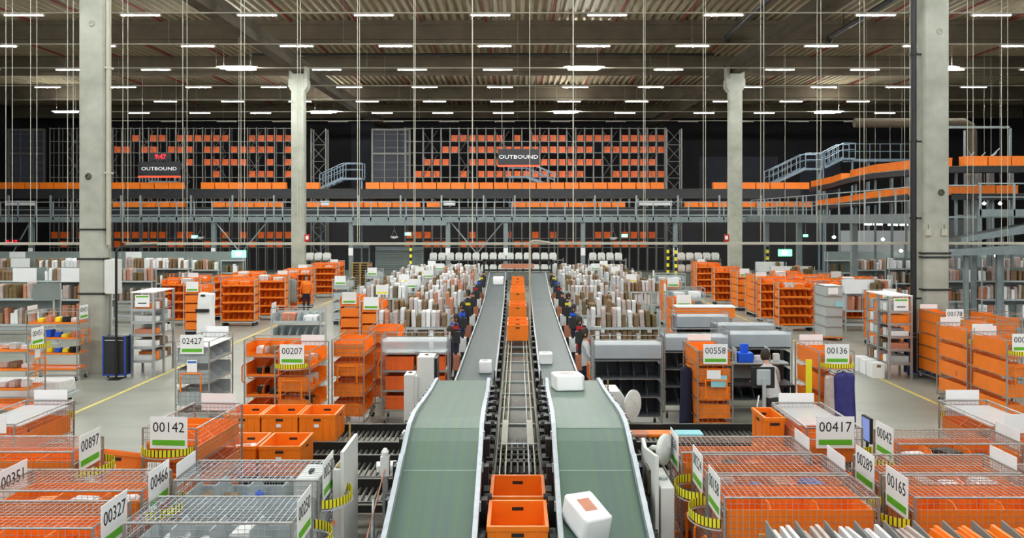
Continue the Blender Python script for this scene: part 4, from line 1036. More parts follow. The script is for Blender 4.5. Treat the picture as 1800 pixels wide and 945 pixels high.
# nearest divider carts at the bottom edge
def divider_cart(x0, x1, y0, y1, zt, n, lab, sheets, m='divider'):
    r = thing('divider_cart', lab, 'trolley', ((x0+x1)/2,(y0+y1)/2,0)); a,c = (x1-x0)/2,(y1-y0)/2
    MB().box(-a,a,-c,c,.12,.16).box(-a,a,-c,c,.85,.88).box(-a,a,-c,c,zt-.48,zt-.45).build('shelf_board',m,r)
    fr = MB()
    for sx in (-1,1):
        for sy in (-1,1): fr.bar((sx*a,sy*c,.0),(sx*a,sy*c,zt-.12),.014,6)
    fr.build('frame','cage2',r)
    MB().box(-a,a,c-.01,c,zt-.45,zt-.12).build('back_board','orange',r)
    for k in range(n):
        x = -a+.04+(2*a-.08)*k/(n-1)
        MB().prism([(-c+.02,zt-.45),(c-.02,zt-.45),(c-.02,zt),(-c+.02,zt-.10)],x-.006,x+.006,'YZ').build('divider',m,r)
    return r
divider_cart(2.03, 5.8, 6.15, 7.08, 1.89, 16, 'long cart with upright grey dividers along the lower right edge', 0)
divider_cart(-5.8, -3.60, 6.0, 6.72, 1.83, 9, 'cart with upright grey dividers along the lower left edge', 0)
divider_cart(-3.30, -1.9, 6.0, 6.80, 1.80, 5, 'cart with upright grey dividers in front of the grey cages', 0)
rnd = random.Random(3)
for k in range(15):
    x = 2.03+.04+3.69*(k+.5)/15; m_, w_ = rnd.choice((('brown','brown card'),('wbag','white'),('orange','orange'),('pink','pale pink'),('card','white')))
    o = MB()
    for q in range(3): o.obox((-.05+.045*q, 0, .19+.01*q), (.030,.62,.38+.02*q), 0, rnd.uniform(-.05,.05), rnd.uniform(-.12,.12))
    tag(o.build('folder_bundle',m_,loc=(x,6.72,1.442)),'%s wrapped goods between grey dividers, %s slot along the lower right cart' % (w_, ordn(k)),'packet','goods between the grey dividers')
# goods inside near cages
def goods(x0, x1, y0, y1, z, n, lab, seed, cols=('wbag','pink','brown','card','blue','black','salmon')):
    rnd = random.Random(seed); NM = {'wbag':'white bag','pink':'pink bag','brown':'brown carton','card':'white packet','blue':'blue packet','black':'black packet','salmon':'salmon packet','yellow':'yellow packet','bluebox':'blue box','green':'green packet','orange':'orange packet','shelfgrey':'grey packet','lblue':'pale blue packet','navy':'navy bundle'}
    for k in range(n):
        m_ = rnd.choice(cols); sx = (x1-x0)/n*.7; sy = (y1-y0)*rnd.uniform(.4,.7); h = rnd.uniform(.08,.20)
        b = bmesh.new(); bmesh.ops.create_cube(b, size=1); bmesh.ops.bevel(b, geom=b.edges[:], offset=.1, segments=2, affect='EDGES')
        for v in b.verts: v.co.x *= sx; v.co.y *= sy; v.co.z *= h; v.co.z += .03*rnd.uniform(-1,1)*h
        me = bpy.data.meshes.new('goods'); b.to_mesh(me); b.free(); me.materials.append(M[m_])
        o = bpy.data.objects.new(NM[m_].replace(' ','_'), me); C.objects.link(o)
        o.location = (x0+(x1-x0)*(k+.5)/n, (y0+y1)/2+rnd.uniform(-.05,.05), z+h/2+.002); o.rotation_euler = (0,0,rnd.uniform(-.3,.3))
        tag(o, '%s on %s, %s along' % (NM[m_], lab, ordn(k)), 'goods')
goods(1.95,3.15,8.4,8.9,1.582,4,'the top tray of the second right cage',1)
goods(1.9,3.1,9.1,9.6,1.582,4,'the top tray of the third right cage',2,('black','orange','black','salmon'))
goods(4.4,5.5,9.5,9.95,1.582,3,'the top tray of the hooped cage 00042 by the aisle',5,('black','black','card'))
goods(3.7,4.9,8.4,8.9,1.582,4,'the top tray of the cage with the tilted sign 00289',6,('black','pink','yellow','card'))
goods(-3.1,-2.2,7.1,7.5,1.542,3,'the top tray of the front grey cage',8,('wbag','wbag','salmon'))
goods(-3.2,-2.5,8.25,8.65,1.542,3,'the top tray of the second grey cage',9,('bluebox','brown','salmon'))
goods(-4.7,-3.6,7.95,8.3,1.582,3,'the top tray of the half hidden sign cage',10,('black','wbag','orange'))
goods(-6.6,-6.3,10.6,11.3,1.502,1,'the top tray of the left aisle edge cage',11,('bluebox',))
goods(5.95,6.35,10.6,11.3,1.502,2,'the top tray of the right aisle edge cage',12,('wbag','brown'))
# orange folded sheets / half totes lying on near left cage area
o = place_mesh('tote', tote_mesh('slant tote',.75,.6,.36,'orange'), (-5.0, 10.35, 1.2), R(20), 'tilted open orange tote between the cages 00897 and 00142', 'tote'); o.rotation_euler = (R(-12),R(14),R(25))
r = thing('low_table','plain grey packing table under the tilted orange tote','table',(-5.05,10.4,0)); MB().box(-.4,.4,-.35,.35,1.08,1.12).build('table_top','shelfgrey',r)
for sx in (-1,1):
    for sy in (-1,1): MB().box(sx*.36-.02,sx*.36+.02,sy*.31-.02,sy*.31+.02,0,1.08).build('leg','cage2',r)
# white end box inside the second grey cage, panels, cabinets, fans
e = MB().box(-.66,-.44,-.29,.29,.2,1.88).build('white_end_box','white',gB,bevel=.01); MB().box(-.57,-.53,-.03,.06,1.88,1.91).build('top_handle','ink',e)
r = thing('white_screen','tall white side panel beside the near left belt','panel',(-1.765,8.88,0))
MB().box(-.018,.018,-.37,.37,.05,2.06).build('panel_sheet','white',r); MB().box(-.018,.018,-.37,-.31,0,.05).box(-.018,.018,.31,.37,0,.05).build('foot','steel',r)
MB().box(-.10,-.02,-.36,.30,.0,1.88).build('cabinet_strip','white',r,bevel=.006); MB().box(-.08,-.04,-.30,-.1,1.88,1.89).build('wood_strip','wood',r); MB().bar((-.06,.32,1.7),(-.06,.32,2.2),.012,6).build('yellow_stick','wood',r)
r = thing('white_screen','white side panel beside the near right belt, with a small fan','panel',(1.40,8.98,0))
MB().prism([(-.48,.05),(.48,.05),(.48,1.96),(.30,1.90),(-.48,2.02)],-.018,.018,'YZ').build('panel_sheet','white',r); MB().box(-.018,.018,-.46,-.4,0,.05).box(-.018,.018,.4,.46,0,.05).build('foot','steel',r)
MB().box(-.05,-.02,-.2,.05,1.55,1.8).box(-.05,-.02,-.1,.02,1.4,1.5).build('cable_plug','mach',r)
r = thing('white_cabinet','white floor cabinet behind the fan panel at right','cabinet',(1.53,8.9,0))
MB().box(-.09,.05,-.38,.32,0,1.70).build('cabinet_body','white',r,bevel=.012); MB().bar((-.02,-.1,1.70),(-.02,-.1,1.73),.05,12).build('round_knob','shelfgrey',r)
def fan(loc, rad, rz, lab, arm):
    r = thing('fan', lab, 'fan', loc, rz)
    MB().lathe([(rad*.3,-.05),(rad*.9,-.03),(rad,-.01),(rad,.02),(rad*.85,.03),(rad*.3,.055)],22,(0,0,0),'X').build('fan_housing','white',r)
    g = MB()
    for q in (.45,.6,.75,.9): g.tube([(.045-.02*q, math.cos(2*math.pi*k/20)*rad*q, math.sin(2*math.pi*k/20)*rad*q) for k in range(20)],.004,4,closed=True)
    for k in range(16): a = 2*math.pi*k/16; g.bar((.06,math.cos(a)*rad*.2,math.sin(a)*rad*.2),(.02,math.cos(a)*rad,math.sin(a)*rad),.003,3,caps=False)
    g.build('fan_grille','card',r)
    MB().tube(arm,.03,8).build('fan_arm','white',r)
fan((1.63,9.42,1.84), .17, R(-35), 'small round white fan on the panel by the right belt', [(-.03,0,0),(-.14,0,.0),(-.20,.06,-.05)])
r = thing('white_machine_box','white machine box with a round fan, right of the belt crest','machine',(1.66,14.95,0))
MB().prism([(-.20,.0),(.20,.0),(.20,1.30),(.10,1.42),(-.20,1.42)],-.3,.3).build('box_body','white',r,bevel=.01)
MB().bar((-.1,-.31,1.2),(-.1,-.31,1.62),.015,6).build('brass_rod','wood',r)
fan((1.99,14.7,1.18), .26, R(-40), 'round white fan beside the machine box at the belt crest', [(-.03,0,0),(-.13,0,0)])
for (x,y,a,c,h,lab) in ((-1.62,15.1,.15,.22,1.98,'tall white cabinet left of the belt crest'),(-1.90,15.0,.09,.2,1.68,'lower white cabinet beside the tall one at the belt crest')):
    r = thing('white_cabinet',lab,'cabinet',(x,y,0)); MB().box(-a,a,-c,c,0,h).build('cabinet_body','white',r,bevel=.012); MB().box(-.03,.03,-.02,.02,h,h+.015).build('top_slot','ink',r)
    MB().box(a,a+.05,-c+.02,c-.02,.1,h-.03).build('cabinet_door','black' if a>.1 else 'white',r)
r = thing('guard_stand','grey guard post with a white bracket beside the left green belt','post',(-1.50,9.6,0))
MB().box(-.03,.03,-.03,.03,0,1.62).build('upright','steel',r); MB().box(-.05,.05,-.06,.02,1.5,1.72).lathe([(.04,0),(.045,.05),(.02,.09)],10,(0,-.02,1.72)).build('bracket','card',r); MB().box(-.1,.1,-.1,.1,0,.015).build('foot_plate','steel',r)
tag(MB().bar((-1.50,9.55,1.58),(-1.46,7.3,1.05),.008,5).build('warning_cord','salmon'),'thin red and white cord from the guard post down beside the left belt','cord')
tag(MB().bar((-1.62,9.5,1.25),(-1.40,8.0,.72),.016,6).bar((-1.40,8.0,.72),(-1.40,8.0,0),.016,6).bar((-1.62,9.5,1.25),(-1.62,9.5,0),.016,6).build('support_rod','alu'),'slanted grey rod beside the left belt, below the cord','rod')

# ================================================================ MIDDLE GROUND TROLLEYS
g = cage('mid_grey', -6.43, 17.42, 90, 'grey shelved roll cage with sign 02427 at the left aisle', '02427', scan=True)
cage('mid_open', -4.23, 16.67, 88, 'orange roll cage with sign 00207 and hoop, behind the stacked orange totes', '00207')
cage('mid_bare', -4.97, 17.86, 0, 'orange roll cage full of mixed goods, left of and behind the cage 00207')
cage('mid_bare', -3.52, 18.25, 90, 'orange roll cage with upright dividers between cage 00207 and the clear topped cage')
cage('mid_bare', -3.10, 20.2, 90, 'narrow looking orange roll cage left behind the clear topped cage')
cage('clear_totes', -2.20, 18.4, 0, 'clear topped steel cage of orange totes left of the belt crest')
cage('clear_top', 2.29, 17.9, 0, 'clear topped steel cage of grey dividers right of the belts')
cage('mid_nohoop', 3.74, 16.72, 90, 'orange roll cage with sign 00558 and a pale blue note', '00558')
cage('mid_open', 6.04, 16.72, 90, 'orange roll cage with sign 00136 and an indigo garment hanging on it', '00136')
cage('clear_top', 3.95, 19.0, 0, 'clear topped steel cage behind the cage 00558')
cage('clear_top', 5.50, 19.5, 0, 'clear topped steel cage behind the packing desk')
cage('clear_top', 5.60, 21.1, 0, 'clear topped steel cage in the second row behind the packing desk')
cage('clear_top', 4.95, 23.0, 0, 'clear topped steel cage in the third row behind the packing desk')
cage('mid_nohoop', 11.47, 22.92, 90, 'orange roll cage with sign 00178 before the right near column', '00178')
cage('mid_open', 10.48, 19.80, 90, 'orange roll cage at the right aisle, further of two with hoops', '00340')
cage('mid_open', 10.42, 18.15, 90, 'orange roll cage at the right aisle, nearer of two with hoops', '00096')
cage('mid_bare', 11.6, 20.9, 90, 'orange roll cage just before the cage 00178, right of the aisle cages')
cage('mid_bare', 12.9, 22.9, 90, 'orange roll cage at the right edge, beyond the aisle cages')
cage('mid_thin', -11.2, 18.5, 180, 'orange shelved cage cut by the left picture edge, goods on its trays', '00451', scan=True)
cage('mid_thin', -12.65, 23.3, 180, 'long orange shelved cage in front of the left near column', '00455', skip=('striped_tape_hoop','wire_hoop'))
goods(-5.5,-4.4,17.6,18.1,1.575,4,'the top tray left of the cage 00207',20,('card','wbag','brown','card'))
goods(-5.5,-4.4,17.6,18.1,1.165,4,'the second tray left of the cage 00207',21,('brown','black','black','pink'))
goods(-5.5,-4.4,17.6,18.1,.745,4,'the third tray left of the cage 00207',22,('green','black','black','card'))
for z,nm,sd in ((1.575,'top',23),(1.165,'second',24),(.745,'third',25)):
    goods(-4.45,-4.0,16.2,17.1,z,2,'the %s tray of the cage 00207 by the tote stack' % nm,sd,('card','pink','wbag','bluebox','black'))
    goods(5.82,6.26,16.2,17.1,z,2,'the %s tray of the cage with the indigo garment' % nm,sd+7,('card','wbag','salmon','black'))
    goods(-11.8,-10.6,18.3,18.7,z,5,'the %s tray of the cage cut by the left edge' % nm,sd+20,('pink','wbag','brown','shelfgrey'))
    goods(-13.2,-12.05,23.1,23.5,z,5,'the %s tray of the long left cage' % nm,sd+30,('wbag','black','salmon','bluebox','yellow','card'))
    goods(10.2,10.7,19.3,20.3,z,3,'the %s tray of the further aisle cage' % nm,sd+40,('orange','orange','black','salmon'))
# totes in the two clear topped cages
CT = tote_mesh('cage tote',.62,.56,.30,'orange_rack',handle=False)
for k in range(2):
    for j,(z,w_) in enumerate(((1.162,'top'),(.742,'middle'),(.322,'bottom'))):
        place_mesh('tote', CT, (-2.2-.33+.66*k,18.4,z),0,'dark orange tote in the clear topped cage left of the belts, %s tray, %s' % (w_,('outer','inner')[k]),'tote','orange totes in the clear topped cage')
# note and small card on 00558
def note(loc, w_, h, m, lab):
    tag(MB().box(-w_/2,w_/2,-.004,.004,-h/2,h/2).build('paper_note',m,loc=loc),lab,'note')
note((3.80,15.98,1.34),.30,.22,'lblue','pale blue note clipped on the end of the cage 00558')
note((3.70,15.975,1.47),.26,.16,'card','white note behind the pale blue one on the cage 00558')
note((11.30,22.22,1.42),.30,.20,'lblue','pale blue note on the cage in front of the near right column')
note((11.38,22.20,1.56),.28,.16,'card','white note on the cage in front of the near right column')
# crates boxed into 00558 / 00178 : orange totes stacked on the trays
# garments
def garment(loc, w_, h, m, lab, nm='garment_bag'):
    r = thing(nm, lab, 'garment', loc)
    b = MB(); N = 16; prof = [(-.34,1.0),(.0,1.08),(.34,1.0)]
    b2 = len(b.v)
    for j in range(7):
        t = (0,.04,.11,.3,.55,.8,1)[j]; ww = w_*(.26,.72,.92,.90,.94,.98,1.0)[j]; z = -h*t
        for k in range(N):
            a = 2*math.pi*k/N; rr = 1+.10*math.cos(a*5+j*.4)
            b.v.append((ww/2*math.cos(a)*rr*(1 if j else .8), .09*math.sin(a)*rr*(.6+.5*t), z-.06*abs(math.cos(a))*(1 if j==0 else 0)))
    for j in range(6):
        for k in range(N): l=(k+1)%N; b.f.append((j*N+k,j*N+l,(j+1)*N+l,(j+1)*N+k)); b.m.append(0)
    b.f.append(tuple(range(N))); b.m.append(0); b.f.append(tuple(6*N+k for k in range(N))); b.m.append(0)
    o = b.build('cloth',m,r)
    for p in o.data.polygons: p.use_smooth = True
    MB().tube([(-.14,0,-.02),(0,0,.05),(.14,0,-.02)],.008,5).tube([(0,0,.05),(0,0,.09),(.02,0,.11),(.035,0,.09)],.005,5).build('hanger','ink',r)
garment((6.12,15.88,1.56),.42,1.05,'indigo','indigo garment in a plastic bag hanging on the cage 00136')
garment((5.86,15.90,1.50),.22,.85,'pink','pale pink garment bag beside the indigo one on the cage 00136')
garment((3.30,16.6,1.55),.26,1.3,'navy','dark navy garment hanging left of the cage 00558')
garment((-10.32,38.6,1.7),.5,1.1,'panelgrey','dark green grey garment hanging by the distant left cages')
# ---- packing desk with monitor between 00558 and 00136
r = thing('packing_desk','dark packing desk with an upper shelf between the cages 00558 and 00136','desk',(4.95,17.75,0))
MB().box(-.75,.75,-.35,.45,.95,.99).build('desk_top','dark',r); MB().box(-.75,.75,.05,.45,1.35,1.38).build('upper_shelf','shelfgrey',r); MB().box(-.75,.75,.43,.45,.99,1.35).build('back_panel','panelgrey',r)
for sx in (-.72,.72): MB().box(sx-.03,sx+.03,.38,.44,0,1.6).box(sx-.03,sx+.03,-.33,-.27,0,.95).build('leg','dark',r)
for k in (-.35,.35): MB().box(k-.006,k+.006,.06,.42,1.38,1.68).build('shelf_divider','shelfgrey',r)
tag(MB().box(-.16,.16,-.15,.15,0,.20).box(-.08,.08,-.05,.05,.20,.38).build('storage_box',['bluebox'],loc=(4.80,17.95,1.382),bevel=.01),'bright blue box on the upper shelf of the packing desk','box')
tag(MB().box(-.09,.09,-.06,.06,0,.22).build('black_box',['ink'],loc=(4.45,18.0,1.382)),'small black box on the upper shelf of the packing desk','box')
goods(5.0,5.6,17.9,18.1,1.382,3,'the upper shelf of the packing desk',50,('wbag','wbag','brown'))
r = thing('monitor','dark monitor seen from behind on a pale column stand at the packing desk','monitor',(4.62,15.9,0))
MB().box(-.22,.22,.03,.07,1.22,1.62).build('monitor_case','ink',r,bevel=.01); MB().box(-.13,.13,-.02,.03,1.28,1.58).build('back_cover','shelfgrey',r,bevel=.02); MB().bar((0,-.03,0),(0,-.03,1.42),.035,8).build('stand_column','shelfgrey',r); MB().box(-.2,.2,-.2,.2,0,.04).build('stand_foot','dark',r); MB().tube([(-.1,-.04,1.1),(-.14,-.06,.9),(-.05,-.06,.7),(-.1,-.05,.5)],.015,5).build('white_cable','card',r)
r = thing('yellow_hose','upright yellow rubber strip beside the cage 00136','post',(5.55,16.15,0)); MB().prism([(-.05,0),(.05,0),(.055,1.72),(-.045,1.72)],-.03,.03).build('yellow_pipe','yellow',r)
# screen right of 00417
r = thing('tablet_screen','small dark screen with lit picture standing beside the cage 00417','screen',(4.75,11.5,0))
MB().box(-.02,.02,-.14,.14,1.38,1.72).build('screen_case','ink',r); MB().box(-.0215,-.0205,-.12,.12,1.40,1.70).build('screen_glass','screen',r); MB().bar((0,0,0),(0,0,1.4),.02,6).build('stand','dark',r); MB().box(-.15,.15,-.15,.15,0,.02).build('foot','dark',r)

# ================================================================ COLUMN BASES, GREY SHELF CARTS
def blue_cart(x, y, w_, d, h, lab):
    r = thing('panel_cart', lab, 'cart', (x,y,0)); a,c = w_/2,d/2
    MB().box(-a+.005,a-.005,-c+.005,c-.005,.12,h-.03).build('dark_panel','dark',r)
    f = MB()
    for sx in (-1,1): f.box(sx*a-.02,sx*a+.02,-c-.01,-c+.03,.08,h).box(sx*a-.02,sx*a+.02,c-.03,c+.01,.08,h)
    f.box(-a,a,-c-.01,c+.01,.08,.12).build('blue_frame','bluetube',r)
    for sx in (-1,1): MB().lathe([(.035,-.015),(.04,0),(.035,.015)],10,(sx*(a-.06),0,.04),'X').build('wheel','rubber',r)
    MB().bar((-a+.05,-c-.015,h-.12),(a-.05,-c-.015,h-.12),.012,5).build('push_bar','steel',r)
blue_cart(-11.15, 23.55, .60, .34, 1.18, 'dark panelled cart with blue frame beside the left near column')
blue_cart(11.38, 23.85, .86, .24, 1.22, 'dark panelled cart with blue frame before the right near column')
def shelf_cart(x, y, w_, L, h, lab, seed, right):
    rnd = random.Random(seed)
    r = thing('shelf_cart', lab, 'shelf', (x,y,0)); a,c = w_/2,L/2
    p = MB()
    for sx in (-1,1):
        for yy in (-c,0,c): p.box(sx*a-.03,sx*a+.03,yy-.03,yy+.03,0,h)
    p.build('post','steel',r)
    for z in (.42,.80,1.15,1.50,1.85): MB().box(-a,a,-c,c,z-.025,z).box(-a-.01,a+.01,-c-.035,-c-.025,z-.03,z+.05).build('shelf_board','steel',r)
    MB().box(-a-.03,a+.03,-c-.03,c+.03,h,h+.03).build('top_board','card',r)
    o = MB().box(-.20,.20,-.006,.006,-.17,.17).build('sign_card','card',r,loc=(.0,-c-.045,h-.22)); MB().box(-.17,.17,-.009,-.0065,.10,.14).build('green_strip','green',o); MB().box(-.12,.12,-.009,-.0065,-.08,-.05).build('barcode','ink',o)
    for j,z in enumerate((.42,.80,1.15,1.50,1.85)):
        for k in range(5):
            m_,nm = rnd.choice((('card','white carton'),('card','white carton'),('orange','orange bin'),('brown','brown carton'),('wbag','white bag'),('salmon','salmon carton'),('shelfgrey','grey carton')))
            hh = rnd.uniform(.14,.26); o = MB().box(-a+.05,a-.05,-.11,.11,0,hh).build(nm.replace(' ','_'),m_,loc=(x,y-c+.14+k*(L-.28)/4,z+.002),bevel=.008)
            tag(o,'%s on the %s board, %s from front, shelf by the %s column' % (nm, ORD[j], ORD[k], right),'carton' if 'carton' in nm else 'goods','goods in the column shelves')
shelf_cart(-10.48, 24.35, .60, 1.35, 2.34, 'tall grey shelf with a green striped card beside the black post', 5, 'left')
shelf_cart(10.52, 24.0, .60, 1.45, 2.28, 'tall grey shelf with a white card beside the black downpipe', 6, 'right')
for i,(y) in enumerate((23.6,24.1,24.6)):
    r = thing('white_box','white carton on the floor against the tall grey shelf at right, %s from the front' % ORD[i],'box',(9.98,y,0)); MB().box(-.17,.17,-.2,.2,0,.42).build('carton_body','card',r,bevel=.01); MB().box(-.05,.06,-.204,-.2,.3,.38).build('open_flap','brown',r)
# grey tote tower
for j in range(5):
    r = thing('grey_tote','pale grey lidded tote in the tower at right, %s from the floor' % ORD[j],'tote',(11.45,31.2,.14+.37*j),0,'pale grey totes in a tower')
    MB().prism([(-.29,0),(.29,0),(.32,.34),(-.32,.34)],-.55,.55).build('tote_body','shelfgrey',r); MB().box(-.33,.33,-.57,.57,.34,.365).build('lid','steel',r)
r = thing('tote_dolly','wheeled dolly under the pale grey totes','dolly',(11.45,31.2,0)); MB().box(-.34,.34,-.58,.58,.10,.138).build('platform','orange_tube',r)
for sx in (-1,1):
    for sy in (-1,1): MB().lathe([(.04,-.015),(.048,0),(.04,.015)],8,(sx*.28,sy*.5,.05),'X').build('wheel','rubber',r)
note((11.62,30.58,1.33),.28,.2,'lblue','pale blue note on the tower of grey totes')
note((11.40,30.60,1.80),.36,.24,'card','white sign card on the tower of grey totes')
# white kiosk near the left cages
r = thing('white_kiosk','tall white kiosk with a black screen ledge before the left orange cages','kiosk',(-11.75,31.9,0))
MB().prism([(-.30,0),(.30,0),(.27,.95),(.30,1.6),(-.22,1.64),(-.27,.95)],-.2,.2).build('kiosk_body','card',r,bevel=.03); MB().box(-.28,.2,-.32,-.2,.92,1.04).build('ledge','ink',r); MB().box(-.12,.05,-.21,-.2,1.5,1.58).build('top_slot','ink',r)
# low white cart in the left aisle edge
r = thing('low_cart','long low white covered cart standing before the left near column','cart',(-12.4,19.9,0))
MB().box(-1.9,1.9,-.5,.5,.22,.30).build('platform','shelfgrey',r); MB().prism([(-.46,.30),(.46,.30),(.40,.62),(-.36,.66)],-1.8,1.8,'YZ').build('white_cover','wbag',r,bevel=.04); MB().box(-1.85,1.85,-.52,-.5,.2,.3).build('orange_edge','orange',r)
for sx in (-1.6,1.6):
    for sy in (-.4,.4): MB().lathe([(.09,-.03),(.11,0),(.09,.03)],12,(sx,sy,.11),'Y').build('wheel','rubber',r)

# ================================================================ DISTANT CAGES
FARL = [(-12.3,32.7,90,'far','beside the white kiosk'),(-11.5,35.1,0,'far_bare','nearest of the left pair by the yellow line'),(-10.85,37.3,0,'far_bare','behind the nearest left pair'),(-12.6,37.2,0,'far_bare','left behind the nearest pair'),(-10.8,39.6,0,'far','with a sign beside the hanging green garment'),
 (-12.6,39.8,0,'far_bare','in the third left row'),(-10.9,42.2,0,'far_bare','in the fourth left row by the line'),(-14.1,35.4,0,'far_bare','outermost in the front left row'),(-14.3,38,0,'far','outermost in the second left row'),(-11.2,44.8,0,'far','behind the orange vested person'),(-10.9,47.9,0,'far_bare','right of the left distant column'),(-10.8,50.5,0,'far','just before the pallets'),
 (-7.1,42,90,'far_grey','standing alone by the aisle, pale grey'),(-7.4,36,90,'far_grey','pale grey, beside the central shelf rows'),
 (-5.45,28.1,90,'far','with a white sign before the left shelf rows'),(-4.45,26.4,90,'far','beside the first left shelf row'),(-6.2,24.0,0,'far_grey','at the aisle edge left of the shelf rows')]
FARR = [(10.95,33.6,0,'far_bare','nearest in the right line of cages'),(12.6,34.8,0,'far_bare','outer, nearest in the right line'),(10.95,36.1,0,'far_bare','second in the right line of cages'),(12.7,37.4,0,'far_bare','outer, second in the right line'),(10.9,38.6,0,'far','third in the right line of cages'),
 (12.7,40,0,'far_bare','outer, third in the right line'),(10.85,41.2,0,'far','fourth in the right line of cages'),(10.8,43.8,0,'far_bare','fifth in the right line of cages'),(10.8,48.2,0,'far_bare','just beyond the right distant column'),(10.9,51,0,'far','last of the right line of cages'),
 (12.5,25.9+.9,90,'far','just behind the right near column'),(12.6,29.4,90,'far','between the grey tote tower and the column'),(14.4,36,0,'far_bare','outermost in the front right row'),(14.4,39,0,'far','outermost in the second right row'),
 (5.2,27.2,0,'far','beside the first right shelf row'),(6.1,31,0,'far_grey','pale, with a sign beside the right shelf rows'),(6.3,35,0,'far','beside the fourth right shelf row'),(7.0,39.2,0,'far_grey','near the end of the right shelf rows')]
NM = {'far':'small orange roll cage with sign','far_bare':'small orange roll cage of loaded trays','far_grey':'small grey roll cage'}
for side, LST in (('left',FARL),('right',FARR)):
    for i,(x,y,rz,key,where) in enumerate(LST):
        r = cage(key, x, y, rz if key != 'far' or rz else 90 if (i % 2) else 90, '%s, %s' % (NM[key], where), group=None)
rnd = random.Random(11)
n = 0
for side, LST in (('left',FARL),('right',FARR)):
    for i,(x,y,rz,key,where) in enumerate(LST):
        for k in range(2):
            m_,nm = (('wbag','white_bag'),('orange','orange_bin'),('card','white_packet'),('salmon','salmon_packet'))[rnd.randrange(4)]
            dx = rnd.uniform(.2,.4)*(1 if k else -1); hx = .22
            o = MB().box(-.2,.2,-.2,.2,0,rnd.uniform(.12,.3)).build(nm,m_,loc=(x+(dx if abs(rz)!=90 and key!='far' else 0),y+(0 if abs(rz)!=90 and key!='far' else dx),(1.662 if key=='far_bare' else 1.502)),bevel=.03)
            tag(o,'%s, %s on the cage %s' % (nm.replace('_',' '),('first','second')[k],where),'goods')
# pallet stack
for j in range(11):
    r = thing('wooden_pallet','yellowish wooden pallet in the stack by the roller gate, %s from the floor' % ORD[j],'pallet',(-9.9,53.6,j*.15),0,'stacked wooden pallets')
    if j == 0:
        p0 = r; b = MB()
        for k in range(7): b.box(-.6,.6,-.4+k*.125,-.4+k*.125+.09,.12,.145)
        b.build('deck_boards','wood',r); b = MB()
        for sx in (-.5,0,.5): b.box(sx-.06,sx+.06,-.4,.4,0,.12)
        b.build('bearer_blocks','wood',r)
    else:
        for ch in p0.children: copy_tree(ch,parent=r)
# ================================================================ SHELF ROWS WITH UPRIGHT PACKETS
PK = {}
def packet_mesh(kind, seed):
    k = (kind, seed)
    if k in PK: return PK[k]
    rnd = random.Random(seed*7+1); b = bmesh.new(); bmesh.ops.create_cube(b, size=1)
    bmesh.ops.bevel(b, geom=b.edges[:], offset=.08, segments=1, affect='EDGES')
    h = rnd.uniform(.46,.56) if kind in ('pink','wbag','salmon') else rnd.uniform(.36,.50)
    for v in b.verts: v.co.x *= .125; v.co.y *= .40; v.co.z = (v.co.z+.5)*h
    me = bpy.data.meshes.new(kind+'_packet'); b.to_mesh(me); b.free(); me.materials.append(M[kind]); PK[k] = me; return me
CNT = {}
KN = {'pink':('garment_packet','pale pink wrapped garment'),'wbag':('white_packet','white wrapped packet'),'salmon':('salmon_packet','salmon wrapped packet'),'brown':('brown_carton','upright brown carton'),'brown2':('brown_bag','olive brown bag'),'card':('white_folder','upright white folder')}
def shelf_row(x0, x1, y, tiers, lab, seed, mix, panel=None, side=None, top=False):
    rnd = random.Random(seed); a = (x1-x0)/2; cx = (x0+x1)/2
    r = thing('shelf_rack', lab[0], 'shelf', (cx,y,0)); zt = tiers[-1]+.50
    p = MB()
    for sx in ((-a,a) if a < 1.5 else (-a,0,a)): p.box(sx-.02,sx+.02,-.22,-.18,0,zt).box(sx-.02,sx+.02,.20,.24,0,zt)
    p.build('rack_post','shelfgrey',r)
    for z in [.25]+list(tiers): MB().box(-a,a,-.24,.24,z-.03,z).box(-a,a,-.25,-.24,z-.04,z+.03).build('shelf_board','shelfgrey',r)
    if panel: MB().box(-a,a,.24,.25,tiers[0],zt).build('back_panel',panel,r)
    for xx in (side or ()): MB().box(xx-cx-.45,xx-cx+.45,-.26,-.25,tiers[-1]-.02,zt).build('end_panel','card' if seed % 2 else 'panelgrey',r)
    for ti, z in enumerate(tiers):
        x = x0+.12; k = 0
        while x < x1-.10:
            if side and ti == len(tiers)-1 and any(abs(x-s_) < .52 for s_ in side): x += .3; continue
            if rnd.random() < .93:
                kd = rnd.choice(mix[ti % len(mix)]); key = KN[kd][0]; CNT[key] = CNT.get(key,0)+1
                if CNT[key] <= 298:
                    me = packet_mesh(kd, rnd.randrange(4)); o = bpy.data.objects.new(key, me); C.objects.link(o)
                    o.location = (x, y+rnd.uniform(-.04,.02), z); o.rotation_euler = (0, rnd.uniform(-.05,.05), rnd.uniform(-.08,.08))
                    tag(o, '%s, %s along the %s board of %s' % (KN[kd][1], ordn(k), ('lower','upper','top')[ti + (3-len(tiers)) if len(tiers) < 3 else ti], lab[1]), 'packet', 'upright packets on the shelf rows')
                k += 1
            x += rnd.choice((.132,.14,.15,.17))
    return r
MIXC = [('brown','brown','brown2','card'),('brown','brown2','pink','wbag','wbag'),('pink','wbag','wbag','brown','brown2','card','wbag','salmon')]
